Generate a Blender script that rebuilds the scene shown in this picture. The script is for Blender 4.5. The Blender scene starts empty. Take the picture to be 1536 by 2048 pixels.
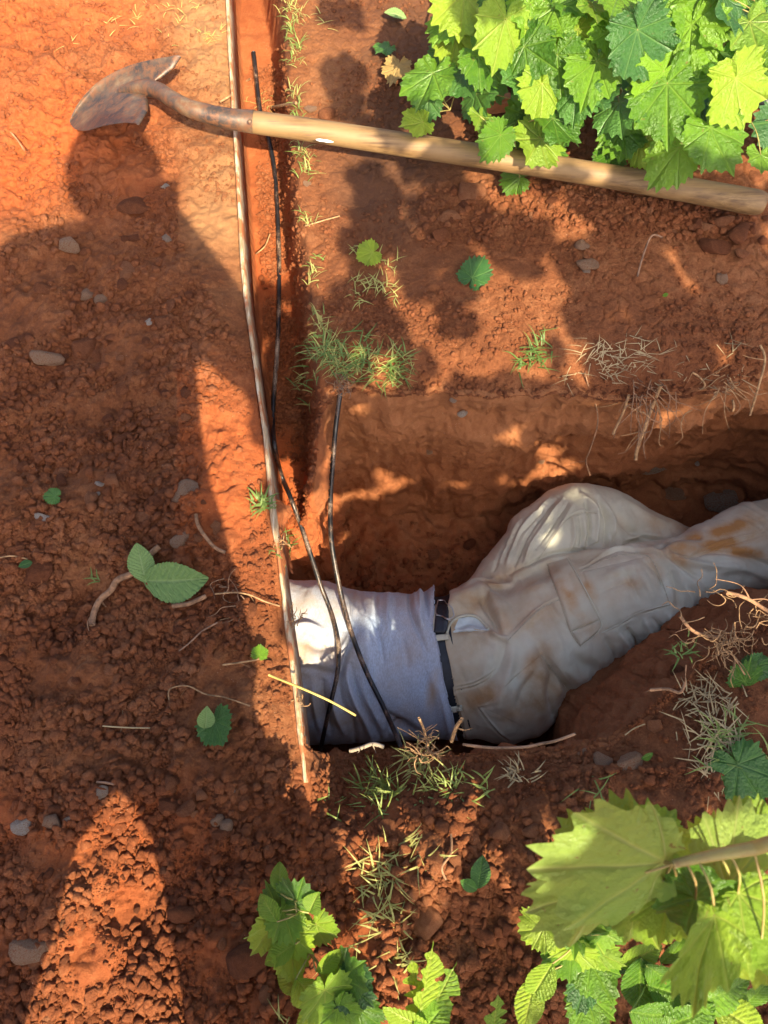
import bpy, bmesh, math, random
import numpy as np
from mathutils import Vector, Matrix
from mathutils.bvhtree import BVHTree

SC = bpy.context.scene
C = SC.collection
random.seed(7)
RNG = np.random.default_rng(11)

# ------------------------------------------------------------------ camera
F = 1539.0                      # focal length in photo pixels (1536 x 2048)
H = 1.35                        # camera height over the ground
TILT = math.radians(20.0)       # tipped forward from straight down
CT, ST = math.cos(TILT), math.sin(TILT)
cam_data = bpy.data.cameras.new('camera')
cam = bpy.data.objects.new('camera', cam_data); C.objects.link(cam)
cam.location = (0, 0, H); cam.rotation_euler = (TILT, 0, 0)
cam_data.sensor_fit = 'VERTICAL'; cam_data.sensor_height = 34.6
cam_data.lens = F / 2048 * 34.6
cam_data.clip_start = 0.05; cam_data.clip_end = 500
cam_data.dof.use_dof = True
cam_data.dof.focus_distance = 1.55; cam_data.dof.aperture_fstop = 15.0
SC.camera = cam
SC.render.resolution_x = 768; SC.render.resolution_y = 1024

# ------------------------------------------------------------------ light
# the photographer's phone throws its shadow at about (345, 385) in the picture
_l = np.array([-423.0, 639 * CT + F * ST, 639 * ST - F * CT]); LDIR = _l / np.linalg.norm(_l)
SUN = -LDIR                                            # towards the sun
ELEV = math.asin(SUN[2]); AZ = math.atan2(SUN[0], SUN[1])
world = bpy.data.worlds.new('World'); SC.world = world; world.use_nodes = True
wn = world.node_tree.nodes; bg = wn['Background']
sky = wn.new('ShaderNodeTexSky'); sky.sky_type = 'NISHITA'; sky.sun_disc = False
sky.air_density = 0.7; sky.dust_density = 4.0; sky.ozone_density = 0.4; sky.sun_elevation = ELEV; sky.sun_rotation = AZ
world.node_tree.links.new(sky.outputs[0], bg.inputs[0]); bg.inputs[1].default_value = 0.135
sd = bpy.data.lights.new('sun', 'SUN'); sd.energy = 4.4; sd.angle = math.radians(0.5); sd.color = (1.0, 0.87, 0.62)
sun = bpy.data.objects.new('sun', sd); C.objects.link(sun)
sun.rotation_euler = Vector(LDIR).to_track_quat('-Z', 'Y').to_euler(); sun.location = (2, -4, 5)
SC.view_settings.view_transform = 'Standard'; SC.view_settings.look = 'None'
SC.view_settings.exposure = 1.46; SC.view_settings.gamma = 1.0
SC.cycles.use_denoising = True
SC.cycles.max_bounces = 8; SC.cycles.transparent_max_bounces = 8

# ------------------------------------------------------------------ picture <-> place
def W(px, py, z=0.0):
    """point of the place at height z seen at photo pixel (px, py)"""
    px = np.asarray(px, float); py = np.asarray(py, float); z = np.asarray(z, float)
    xc = px - 768; yc = 1024 - py
    wy = yc * CT + F * ST; wz = yc * ST - F * CT
    t = (z - H) / wz
    return np.stack([xc * t, wy * t, H + wz * t], -1)
def PX(p):
    p = np.asarray(p, float); x = p[..., 0]; y = p[..., 1]; z = p[..., 2] - H
    yc = y * CT + z * ST; d = y * ST - z * CT
    return 768 + F * x / d, 1024 - F * yc / d, d
def V3(px, py, z=0.0): return Vector(W(px, py, z))
def dist_at(px, py, z):
    return float(PX(W(px, py, z))[2])
RIGHT = Vector((1, 0, 0)); UP = Vector((0, CT, ST)); TOCAM = Vector((0, -ST, CT))

# ------------------------------------------------------------------ noise
def _hash(ix, iy, iz, s):
    n = (ix * 374761393 + iy * 668265263 + iz * 2147483647 + s * 1274126177) & 0xFFFFFFFF
    n = ((n ^ (n >> 13)) * 1274126177) & 0xFFFFFFFF
    n = ((n ^ (n >> 16)) * 2246822519) & 0xFFFFFFFF
    return ((n ^ (n >> 15)) & 0xFFFFFF) / float(0xFFFFFF)
def vnoise(x, y, z=None, s=0):
    x = np.asarray(x, float); y = np.asarray(y, float)
    ix = np.floor(x).astype(np.int64); iy = np.floor(y).astype(np.int64)
    fx = x - ix; fy = y - iy; ux = fx*fx*(3-2*fx); uy = fy*fy*(3-2*fy)
    if z is None:
        a = _hash(ix, iy, 0, s); b = _hash(ix+1, iy, 0, s); c = _hash(ix, iy+1, 0, s); d = _hash(ix+1, iy+1, 0, s)
        return (a*(1-ux)+b*ux)*(1-uy)+(c*(1-ux)+d*ux)*uy - 0.5
    z = np.asarray(z, float); iz = np.floor(z).astype(np.int64); fz = z - iz; uz = fz*fz*(3-2*fz)
    r = 0
    for dz, wz in ((0, 1-uz), (1, uz)):
        a = _hash(ix, iy, iz+dz, s); b = _hash(ix+1, iy, iz+dz, s); c = _hash(ix, iy+1, iz+dz, s); d = _hash(ix+1, iy+1, iz+dz, s)
        r = r + wz*((a*(1-ux)+b*ux)*(1-uy)+(c*(1-ux)+d*ux)*uy)
    return r - 0.5
def fbm(x, y, z=None, o=4, s=0, g=0.5):
    r = 0; a = 1.0; f = 1.0
    for k in range(o):
        ca, sa = math.cos(k*0.7), math.sin(k*0.7)
        xx = (x*ca - y*sa)*f + 17.3*k; yy = (x*sa + y*ca)*f - 9.1*k
        r = r + a*vnoise(xx, yy, None if z is None else z*f + 3.3*k, s+k); a *= g; f *= 2.03
    return r
def worley(x, y, s=0):
    """distance to nearest cell point, its random value, distance to the second"""
    ix = np.floor(x).astype(np.int64); iy = np.floor(y).astype(np.int64); f1 = np.full(x.shape, 9.0); f2 = f1.copy(); rv = np.zeros(x.shape)
    for dx in (-1, 0, 1):
        for dy in (-1, 0, 1):
            cx_ = ix+dx; cy_ = iy+dy; d = np.hypot(cx_+_hash(cx_, cy_, 1, s)-x, cy_+_hash(cx_, cy_, 2, s)-y); k = d < f1
            f2 = np.where(k, f1, np.minimum(f2, d)); rv = np.where(k, _hash(cx_, cy_, 3, s), rv); f1 = np.where(k, d, f1)
    return f1, rv, f2
def sstep(a, b, x):
    t = np.clip((x-a)/(b-a), 0, 1); return t*t*(3-2*t)
def seg_dist(P, poly, closed=False):
    P = np.asarray(P, float)[..., :2]; poly = np.asarray(poly, float)[..., :2]
    best = np.full(P.shape[:-1], 1e9); tt = np.zeros(P.shape[:-1])
    n = len(poly); m = n if closed else n-1
    for i in range(m):
        a = poly[i]; b = poly[(i+1) % n]; ab = b-a
        t = np.clip(((P-a)@ab)/max(ab@ab, 1e-12), 0, 1)
        d = np.hypot(P[..., 0]-a[0]-t*ab[0], P[..., 1]-a[1]-t*ab[1])
        k = d < best; best = np.where(k, d, best); tt = np.where(k, (i+t)/m, tt)
    return best, tt
def inside(P, poly):
    P = np.asarray(P, float); x = P[..., 0]; y = P[..., 1]; r = np.zeros(x.shape, bool); n = len(poly)
    for i in range(n):
        x1, y1 = poly[i][0], poly[i][1]; x2, y2 = poly[(i+1) % n][0], poly[(i+1) % n][1]
        if y1 == y2: continue
        c = ((y1 > y) != (y2 > y)) & (x < (x2-x1)*(y-y1)/(y2-y1)+x1); r ^= c
    return r
def sdf(P, poly):
    d, _ = seg_dist(P, poly, True); return np.where(inside(P, poly), -d, d)
def catmull(pts, n, closed=False):
    pts = np.asarray(pts, float); m = len(pts)
    u = np.linspace(0, m if closed else m-1, n, endpoint=not closed)
    i = np.floor(u).astype(int)
    if not closed: i = np.minimum(i, m-2)
    t = (u-i)[:, None]
    g = (lambda k: pts[(i+k) % m]) if closed else (lambda k: pts[np.clip(i+k, 0, m-1)])
    p0, p1, p2, p3 = g(-1), g(0), g(1), g(2)
    return 0.5*((2*p1)+(-p0+p2)*t+(2*p0-5*p1+4*p2-p3)*t*t+(-p0+3*p1-3*p2+p3)*t**3)

# ------------------------------------------------------------------ materials
def nt(name):
    m = bpy.data.materials.new(name); m.use_nodes = True
    t = m.node_tree; b = t.nodes['Principled BSDF']; return m, t, b
def N(t, kind, **kw):
    n = t.nodes.new(kind)
    for k, v in kw.items():
        if k.startswith('i_'):
            n.inputs[k[2:].replace('_', ' ')].default_value = v
        else: setattr(n, k, v)
    return n
def noise_node(t, vec, scale, detail=5, rough=0.55, dist=0.0):
    n = N(t, 'ShaderNodeTexNoise'); n.inputs['Scale'].default_value = scale; n.inputs['Detail'].default_value = detail
    n.inputs['Roughness'].default_value = rough; n.inputs['Distortion'].default_value = dist
    t.links.new(vec, n.inputs['Vector']); return n.outputs['Fac']
def ramp(t, fac, stops):
    r = N(t, 'ShaderNodeValToRGB'); e = r.color_ramp.elements
    while len(e) < len(stops): e.new(0.5)
    for el, (p, c) in zip(e, stops): el.position = p; el.color = (*c, 1) if len(c) == 3 else c
    t.links.new(fac, r.inputs[0]); return r.outputs[0]
def mix(t, fac, a, b, mode='MIX'):
    m = N(t, 'ShaderNodeMix', data_type='RGBA', blend_type=mode)
    for sock, v in ((m.inputs[0], fac), (m.inputs[6], a), (m.inputs[7], b)):
        if isinstance(v, (float, int)): sock.default_value = v
        elif isinstance(v, tuple): sock.default_value = (*v, 1)
        else: t.links.new(v, sock)
    return m.outputs[2]
def math_(t, op, a, b=None):
    m = N(t, 'ShaderNodeMath', operation=op)
    for s, v in ((m.inputs[0], a), (m.inputs[1], b)):
        if v is None: continue
        if isinstance(v, (float, int)): s.default_value = v
        else: t.links.new(v, s)
    return m.outputs[0]
def bump(t, b, h, strength, distance, prev=None):
    n = N(t, 'ShaderNodeBump'); n.inputs['Strength'].default_value = strength; n.inputs['Distance'].default_value = distance
    t.links.new(h, n.inputs['Height'])
    if prev is not None: t.links.new(prev, n.inputs['Normal'])
    t.links.new(n.outputs[0], b.inputs['Normal']); return n.outputs[0]

def soil_mat(name, dark=(0.105, 0.033, 0.013), mid=(0.25, 0.084, 0.030), pale=(0.43, 0.180, 0.074), wet=True, obj=False, grit=1.0):
    m, t, b = nt(name)
    tc = N(t, 'ShaderNodeTexCoord'); v = tc.outputs['Object']
    n1 = noise_node(t, v, 4.5, 5, 0.6, 0.3); n2 = noise_node(t, v, 38, 6, 0.65, 0.2); n3 = noise_node(t, v, 230, 4, 0.75)
    s = math_(t, 'ADD', math_(t, 'MULTIPLY', n1, 0.36), math_(t, 'MULTIPLY', n2, 0.32)); s = math_(t, 'ADD', s, math_(t, 'MULTIPLY', n3, 0.32))
    if obj:
        oi = N(t, 'ShaderNodeObjectInfo'); s = math_(t, 'ADD', s, math_(t, 'MULTIPLY', math_(t, 'SUBTRACT', oi.outputs['Random'], 0.5), 0.22))
    col = ramp(t, s, [(0.32, dark), (0.5, mid), (0.68, pale)])
    at = N(t, 'ShaderNodeAttribute', attribute_name='tone')
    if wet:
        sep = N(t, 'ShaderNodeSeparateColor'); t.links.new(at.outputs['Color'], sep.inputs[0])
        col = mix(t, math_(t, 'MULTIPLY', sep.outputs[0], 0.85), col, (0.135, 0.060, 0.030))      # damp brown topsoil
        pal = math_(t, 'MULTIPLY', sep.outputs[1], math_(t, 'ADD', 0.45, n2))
        col = mix(t, math_(t, 'MULTIPLY', pal, 0.8), col, (0.43, 0.215, 0.090))                     # dry pale crust
        col = mix(t, math_(t, 'MULTIPLY', sep.outputs[2], 0.75), col, (0.60, 0.13, 0.03))         # fresh orange clay
    vo = N(t, 'ShaderNodeTexVoronoi'); vo.inputs['Scale'].default_value = 170; t.links.new(v, vo.inputs['Vector'])
    sp = N(t, 'ShaderNodeMapRange'); sp.inputs[1].default_value = 0.10; sp.inputs[2].default_value = 0.07
    t.links.new(vo.outputs['Distance'], sp.inputs[0])
    sel = math_(t, 'GREATER_THAN', noise_node(t, v, 24, 2), 0.60)
    col = mix(t, math_(t, 'MULTIPLY', math_(t, 'MULTIPLY', sp.outputs[0], sel), 0.7), col, (0.66, 0.52, 0.38))
    t.links.new(col, b.inputs['Base Color']); b.inputs['Roughness'].default_value = 0.93
    b.inputs['Specular IOR Level'].default_value = 0.25
    p = bump(t, b, noise_node(t, v, 110, 7, 0.75, 0.1), 1.0*grit, 0.006)
    bump(t, b, noise_node(t, v, 420, 4, 0.75), 1.0*grit, 0.0028, p)
    return m
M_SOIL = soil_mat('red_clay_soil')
M_CLOD = soil_mat('clay_clod', (0.12, 0.036, 0.015), (0.24, 0.078, 0.030), (0.39, 0.17, 0.080), wet=False, obj=True)
M_GRAV = soil_mat('clay_crumbs', (0.10, 0.031, 0.013), (0.24, 0.075, 0.026), (0.43, 0.18, 0.078))
M_PIT = soil_mat('pit_clay', (0.20, 0.062, 0.022), (0.36, 0.125, 0.046), (0.48, 0.20, 0.085), grit=1.0)

def rock_mat(name, a, b_, c):
    m, t, b = nt(name); v = N(t, 'ShaderNodeTexCoord').outputs['Object']
    n1 = noise_node(t, v, 30, 6, 0.65); n2 = noise_node(t, v, 12, 4, 0.6, 0.4)
    col = ramp(t, n1, [(0.35, a), (0.5, b_), (0.66, c)])
    col = mix(t, ramp(t, n2, [(0.50, (0, 0, 0)), (0.64, (1, 1, 1))]), col, (0.36, 0.125, 0.05))
    t.links.new(col, b.inputs['Base Color']); b.inputs['Roughness'].default_value = 0.8
    bump(t, b, noise_node(t, v, 45, 7, 0.75), 1.0, 0.012); return m
M_TAN = rock_mat('tan_stone', (0.28, 0.15, 0.08), (0.42, 0.235, 0.125), (0.54, 0.34, 0.20))
M_WHITE = rock_mat('white_quartz', (0.36, 0.28, 0.21), (0.55, 0.47, 0.38), (0.66, 0.60, 0.50))
M_GREY = rock_mat('grey_stone', (0.26, 0.18, 0.12), (0.40, 0.29, 0.20), (0.52, 0.41, 0.31))

def simple(name, col, rough=0.8, var=0.25, scale=20, bs=0.3, bd=0.002, stretch=None, col2=None, spec=0.5):
    m, t, b = nt(name); v = N(t, 'ShaderNodeTexCoord').outputs['Object']
    if stretch:
        mp = N(t, 'ShaderNodeMapping'); mp.inputs['Scale'].default_value = stretch; t.links.new(v, mp.inputs[0]); v = mp.outputs[0]
    n = noise_node(t, v, scale, 6, 0.6, 0.2)
    lo = tuple(c*(1-var) for c in col); hi = col2 or tuple(min(1, c*(1+var)) for c in col)
    t.links.new(ramp(t, n, [(0.35, lo), (0.65, hi)]), b.inputs['Base Color'])
    b.inputs['Roughness'].default_value = rough; b.inputs['Specular IOR Level'].default_value = spec
    bump(t, b, n, bs, bd); return m
M_ROOT = simple('root_bark', (0.27, 0.14, 0.07), 0.9, 0.45, 90, 0.9, 0.003)
M_ROOTPALE = simple('pale_root', (0.34, 0.19, 0.085), 0.9, 0.45, 90, 0.8, 0.003)
M_STRAW = simple('dry_straw', (0.36, 0.26, 0.13), 0.8, 0.4, 15)
M_YSTEM = simple('yellow_stalk', (0.62, 0.45, 0.12), 0.6, 0.2, 30)
M_TWIG = simple('brown_twig', (0.26, 0.14, 0.08), 0.85, 0.4, 50)
M_VSTEM = simple('vine_stem', (0.36, 0.22, 0.08), 0.6, 0.3, 40, col2=(0.40, 0.36, 0.10))
M_GSTEM = simple('green_stem', (0.22, 0.28, 0.05), 0.55, 0.3, 40)

def leaf_mat(name, c1, c2, vein, transl=0.35, rough=0.42, spots=0.0, sheen=0.5):
    m, t, b = nt(name)
    tc = N(t, 'ShaderNodeTexCoord'); v = tc.outputs['Object']; oi = N(t, 'ShaderNodeObjectInfo')
    n = noise_node(t, v, 3.0, 4, 0.6)
    f = math_(t, 'ADD', math_(t, 'MULTIPLY', n, 0.6), math_(t, 'MULTIPLY', oi.outputs['Random'], 0.6))
    col = ramp(t, f, [(0.30, c1), (0.85, c2)])
    at = N(t, 'ShaderNodeAttribute', attribute_name='vein')
    col = mix(t, math_(t, 'MULTIPLY', at.outputs['Fac'], 0.5), col, vein)
    if spots:
        n2 = noise_node(t, v, 9, 3, 0.6); sp = ramp(t, n2, [(0.66, (0, 0, 0)), (0.70, (1, 1, 1))])
        col = mix(t, math_(t, 'MULTIPLY', sp, spots), col, (0.22, 0.12, 0.04))
    t.links.new(col, b.inputs['Base Color']); b.inputs['Roughness'].default_value = rough
    b.inputs['Specular IOR Level'].default_value = sheen
    bump(t, b, math_(t, 'ADD', at.outputs['Fac'], math_(t, 'MULTIPLY', noise_node(t, v, 14, 4), 1.4)), 0.45, 0.03)
    tr = N(t, 'ShaderNodeBsdfTranslucent'); ms = N(t, 'ShaderNodeMixShader'); ms.inputs[0].default_value = transl
    tcol = mix(t, 1.0, col, (1.0, 1.15, 0.35), 'MULTIPLY'); bc = N(t, 'ShaderNodeBrightContrast'); bc.inputs[1].default_value = 0.10
    t.links.new(tcol, bc.inputs[0]); t.links.new(bc.outputs[0], tr.inputs[0])
    t.links.new(b.outputs[0], ms.inputs[1]); t.links.new(tr.outputs[0], ms.inputs[2])
    t.links.new(ms.outputs[0], t.nodes['Material Output'].inputs[0]); return m
M_LEAF = leaf_mat('vine_leaf', (0.055, 0.150, 0.012), (0.17, 0.33, 0.020), (0.24, 0.38, 0.07), 0.35, 0.30, 0.6)
M_LEAFY = leaf_mat('yellow_green_leaf', (0.17, 0.31, 0.025), (0.30, 0.43, 0.03), (0.46, 0.50, 0.12), 0.42, 0.40, 0.5)
M_LEAFD = leaf_mat('dark_leaf', (0.03, 0.10, 0.02), (0.07, 0.18, 0.025), (0.16, 0.28, 0.08), 0.2, 0.40, 0.3)
M_LEAFPALE = leaf_mat('pale_leaf', (0.16, 0.27, 0.08), (0.22, 0.34, 0.11), (0.36, 0.46, 0.2), 0.15, 0.6, 0.0, 0.3)
M_DRYLEAF = leaf_mat('dry_leaf', (0.30, 0.17, 0.06), (0.40, 0.26, 0.09), (0.45, 0.3, 0.14), 0.2, 0.7, 0.4, 0.2)
M_GRASS = leaf_mat('grass_blade', (0.12, 0.20, 0.04), (0.26, 0.32, 0.07), (0.4, 0.45, 0.15), 0.3, 0.5)
M_GRASSY = leaf_mat('yellowing_grass', (0.26, 0.27, 0.07), (0.46, 0.42, 0.13), (0.4, 0.45, 0.15), 0.3, 0.6)

# ------------------------------------------------------------------ objects
def mesh_np(name, V, Fc, mat=None, parent=None, smooth=True, link=True):
    me = bpy.data.meshes.new(name)
    V = np.asarray(V, np.float32)
    if isinstance(Fc, np.ndarray):
        k = Fc.shape[1]; nf = len(Fc); starts = np.arange(nf, dtype=np.int32)*k; idx = Fc.astype(np.int32).ravel(); nl = nf*k
    else:
        L = [len(f) for f in Fc]; nf = len(Fc); starts = np.concatenate([[0], np.cumsum(L)[:-1]]).astype(np.int32) if nf else np.zeros(0, np.int32)
        idx = np.array([i for f in Fc for i in f], np.int32); nl = len(idx)
    me.vertices.add(len(V)); me.vertices.foreach_set('co', V.ravel())
    me.loops.add(nl); me.loops.foreach_set('vertex_index', idx)
    me.polygons.add(nf); me.polygons.foreach_set('loop_start', starts)
    me.update(calc_edges=True); me.validate()
    if smooth: me.polygons.foreach_set('use_smooth', np.ones(len(me.polygons), bool))
    if mat: me.materials.append(mat)
    o = bpy.data.objects.new(name, me)
    if link: C.objects.link(o)
    if parent is not None: o.parent = parent
    return o
def tag(o, label=None, cat=None, group=None, kind=None):
    if label: o['label'] = label
    if cat: o['category'] = cat
    if group: o['group'] = group
    if kind: o['kind'] = kind
    return o
def empty(name, loc=(0, 0, 0)):
    o = bpy.data.objects.new(name, None); o.location = loc; o.empty_display_size = 0.05; C.objects.link(o); return o
def attr_f(o, name, vals):
    a = o.data.attributes.new(name, 'FLOAT', 'POINT'); a.data.foreach_set('value', np.asarray(vals, np.float32))
def attr_c(o, name, rgb):
    a = o.data.attributes.new(name, 'FLOAT_COLOR', 'POINT'); c = np.ones((len(rgb), 4), np.float32); c[:, :3] = rgb
    a.data.foreach_set('color', c.ravel())
def gridfaces(nu, nv, cu=False, cv=False):
    i = np.arange(nu if cu else nu-1); j = np.arange(nv if cv else nv-1); I, J = np.meshgrid(i, j, indexing='ij')
    I2 = (I+1) % nu; J2 = (J+1) % nv
    return np.stack([I*nv+J, I2*nv+J, I2*nv+J2, I*nv+J2], -1).reshape(-1, 4)
class MB:
    def __init__(s): s.V = []; s.F = []; s.n = 0
    def add(s, V, Fc):
        V = np.asarray(V, float); s.V.append(V); s.F += [tuple(int(i)+s.n for i in f) for f in Fc]; s.n += len(V)
    def tube(s, pts, rad, nseg=8, sub=None, caps=True, flat=1.0):
        pts = np.asarray(pts, float); rad = np.broadcast_to(np.asarray(rad, float), (len(pts),))
        n = sub or max(2, (len(pts)-1)*6+1)
        q = catmull(np.hstack([pts, rad[:, None]]), n); p = q[:, :3]; r = q[:, 3]
        T = np.gradient(p, axis=0); T /= np.maximum(np.linalg.norm(T, axis=1, keepdims=True), 1e-9)
        a = np.array([0, 0, 1.0]) if abs(T[0][2]) < 0.9 else np.array([1.0, 0, 0])
        Vs = []
        for k in range(n):
            a = a - T[k]*(a@T[k]); a /= max(np.linalg.norm(a), 1e-9); b = np.cross(T[k], a)
            th = np.linspace(0, 2*np.pi, nseg, endpoint=False)
            Vs.append(p[k]+r[k]*(np.cos(th)[:, None]*a*flat+np.sin(th)[:, None]*b))
        Vs = np.concatenate(Vs); Fc = gridfaces(n, nseg, cv=True).tolist()
        if caps: Fc.append(list(range(nseg))[::-1]); Fc.append([(n-1)*nseg+i for i in range(nseg)])
        s.add(Vs, Fc)
    def build(s, name, mat, parent=None, smooth=True):
        return mesh_np(name, np.concatenate(s.V), s.F, mat, parent, smooth)

# ------------------------------------------------------------------ the ground
BOARD = [(452, -80), (455, 0), (462, 150), (475, 350), (485, 520), (493, 600), (515, 760), (535, 900), (548, 1040), (560, 1120), (575, 1250), (590, 1370), (603, 1490), (611, 1565)]
BW = W([p[0] for p in BOARD], [p[1] for p in BOARD])[:, :2]
TR = [(548, -120), (572, 0), (580, 150), (592, 300), (604, 430), (622, 560), (634, 650), (642, 760), (642, 860), (634, 1000)]
TRW = W([p[0] for p in TR], [p[1] for p in TR])[:, :2]
TRENCH = np.concatenate([BW[:9], TRW[::-1]])
RIM = [(548, 985), (590, 975), (622, 955), (637, 880), (655, 800), (720, 778), (820, 772), (940, 768), (1060, 775), (1200, 783), (1350, 770), (1536, 752), (1740, 740),
       (1900, 850), (1900, 1050), (1740, 1120), (1600, 1180), (1510, 1235), (1445, 1295), (1392, 1365), (1290, 1432), (1160, 1476), (1020, 1492), (900, 1494), (800, 1486), (700, 1494), (622, 1500),
       (602, 1440), (588, 1340), (574, 1230), (560, 1110)]
RIMW = W([p[0] for p in RIM], [p[1] for p in RIM])[:, :2]
def _ragged():
    r = catmull(RIMW, 1100, True); a = np.concatenate([[0], np.cumsum(np.linalg.norm(np.diff(r, axis=0), axis=1))]); t_ = np.roll(r, -3, 0)-np.roll(r, 3, 0); n_ = np.stack([t_[:, 1], -t_[:, 0]], -1); n_ /= np.linalg.norm(n_, axis=1, keepdims=True)
    k = sstep(0, 0.10, np.minimum(a, a[-1]-a)); w_ = np.where((r[:, 0] < -0.10), 0.15, 1.0)
    return r+n_*((0.020*fbm(a*7, a*0, o=3, s=301)+0.012*fbm(a*34, a*0+4, o=3, s=302))*k*w_)[:, None]
RIMF = _ragged()
PITZ = -0.66
SCOOP = W(700, 1512)[:2]
def region_maps(X, Y):
    px, py, _ = PX(np.stack([X, Y, np.zeros_like(X)], -1))
    return px, py
def board_side(X, Y):
    bx = np.interp(Y, BW[::-1, 1], BW[::-1, 0])     # x of the board at this y
    return X - bx
def hgt(X, Y, detail=True):
    X = np.asarray(X, float); Y = np.asarray(Y, float)
    P = np.stack([X, Y], -1); px, py = region_maps(X, Y)
    left = sstep(0.0, -0.02, board_side(X, Y)); near = sstep(1480, 1600, py)
    z = 0.03*fbm(X*1.7, Y*1.7, o=2, s=3)
    loose = np.clip(left*sstep(380, 560, py)+near, 0, 1)*sstep(-0.01, -0.09, board_side(X, Y)*(1-near)-near)
    z = z + loose*(0.045*fbm(X*6, Y*6, o=3, s=5)+0.010)
    # the heap beside the handle and the rise under its end
    z = z + 0.035*np.exp(-(((px-1250)/330)**2+((py-250)/170)**2))
    # chunky broken ground upper left
    z = z + 0.012*left*sstep(520, 300, py)*np.abs(fbm(X*14, Y*14, o=3, s=9))*2
    # saddle where the near edge of the pit has broken down
    r2 = ((X-SCOOP[0])/0.16)**2+((Y-SCOOP[1]-0.012)/0.098)**2
    z = z - 0.19*np.exp(-r2)*sstep(0.0, 0.05, board_side(X, Y))
    # near edge slopes into the pit on the right
    dR, _ = seg_dist(P, RIMW[17:23]); z = z - 0.05*np.exp(-(dR/0.07)**2)
    # far edge is rounded
    dF, _ = seg_dist(P, RIMW[4:13]); z = z - 0.035*np.exp(-(dF/0.05)**2)
    if detail:
        z = z + 0.010*fbm(X*16, Y*16, o=3, s=21)*(0.4+loose)+0.0065*fbm(X*48, Y*48, o=3, s=31)*(0.5+0.8*loose)+0.0028*fbm(X*150, Y*150, o=2, s=41)*(0.6+0.8*loose)
    if detail:
        wx = X+0.012*fbm(X*20, Y*20, o=2, s=101); wy = Y+0.012*fbm(X*20+5, Y*20, o=2, s=102)
        for sc_, am in ((23, 0.010), (60, 0.0060), (140, 0.0034)):
            f1, rv, f2 = worley(wx*sc_, wy*sc_, int(sc_))
            dome = np.minimum(np.clip(1-f1*f1*1.9, 0, 1), 0.65+0.3*rv)*rv**3*1.5*sstep(-0.25, 0.25, fbm(X*9+sc_, Y*9, o=2, s=55)); z = z+am*dome*(0.12+0.95*loose)*sstep(0, .25, f2-f1+0.1)
        # cracked crust: plates with thin gaps, tilted a little each
        f1, rv, f2 = worley(wx*34, wy*34, 7); crk = sstep(0.10, 0.0, f2-f1)
        up = left*sstep(520, 380, py)+0.5*(1-left)*(1-near)*sstep(1100, 900, py)
        z = z-0.0075*crk*up*(fbm(X*6, Y*6, o=2, s=8) > -0.1)+0.007*up*(rv-0.5)*sstep(0, .3, f2-f1)
        f1, rv, f2 = worley(wx*70, wy*60, 17); z = z+0.0045*up*(rv-0.5)*sstep(0, .3, f2-f1)
        f1, rv, f2 = worley(wx*13+0.3*fbm(X*60, Y*60, o=3, s=19), wy*17, 9); z = z+0.022*(rv-0.4-0.5*f1)*left*sstep(560, 330, py)*sstep(440, 330, px)*sstep(0, .22, f2-f1)
    # the narrow trench
    s = sdf(P, TRENCH) + (0.006*fbm(X*25, Y*25, o=2, s=51) if detail else 0)
    dep = np.interp(py, [-100, 200, 700, 1000], [0.17, 0.20, 0.22, 0.24])
    near_left = sstep(-0.0035, 0.003, board_side(X, Y))
    rx_ = np.interp(Y, TRW[::-1, 1], TRW[::-1, 0])-X+(0.008*fbm(X*25, Y*25, o=3, s=52) if detail else 0)
    wall = near_left*np.clip(sstep(-0.004, 0.062, rx_)*1.05, 0, 1)*sstep(RIMW[1][1]-0.15, RIMW[1][1]-0.10, Y)
    floor = -dep + 0.02*fbm(X*12, Y*12, o=3, s=61)
    z = z*(1-wall)+wall*floor
    return z
def axis(lo, hi, step, far):
    a = np.arange(lo, hi+step, step); s = step; out = [hi]; r = [lo]
    while out[-1] < far: s *= 1.35; out.append(out[-1]+s)
    s = step
    while r[-1] > -far: s *= 1.35; r.append(r[-1]-s)
    return np.concatenate([r[::-1][:-1], a, out[1:]])
gx = axis(-1.0, 1.02, 0.0032, 70); gy = axis(-0.40, 1.95, 0.0032, 70)
GX, GY = np.meshgrid(gx, gy, indexing='ij')
GZ = hgt(GX, GY)
gv = np.stack([GX, GY, GZ], -1).reshape(-1, 3)
gf = gridfaces(len(gx), len(gy))
cen = gv[gf].mean(1)
m_in = inside(cen[:, :2], RIMF)
gf = gf[~m_in]
used = np.unique(gf); remap = -np.ones(len(gv), int); remap[used] = np.arange(len(used)); gv = gv[used]; gf = remap[gf]
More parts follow.
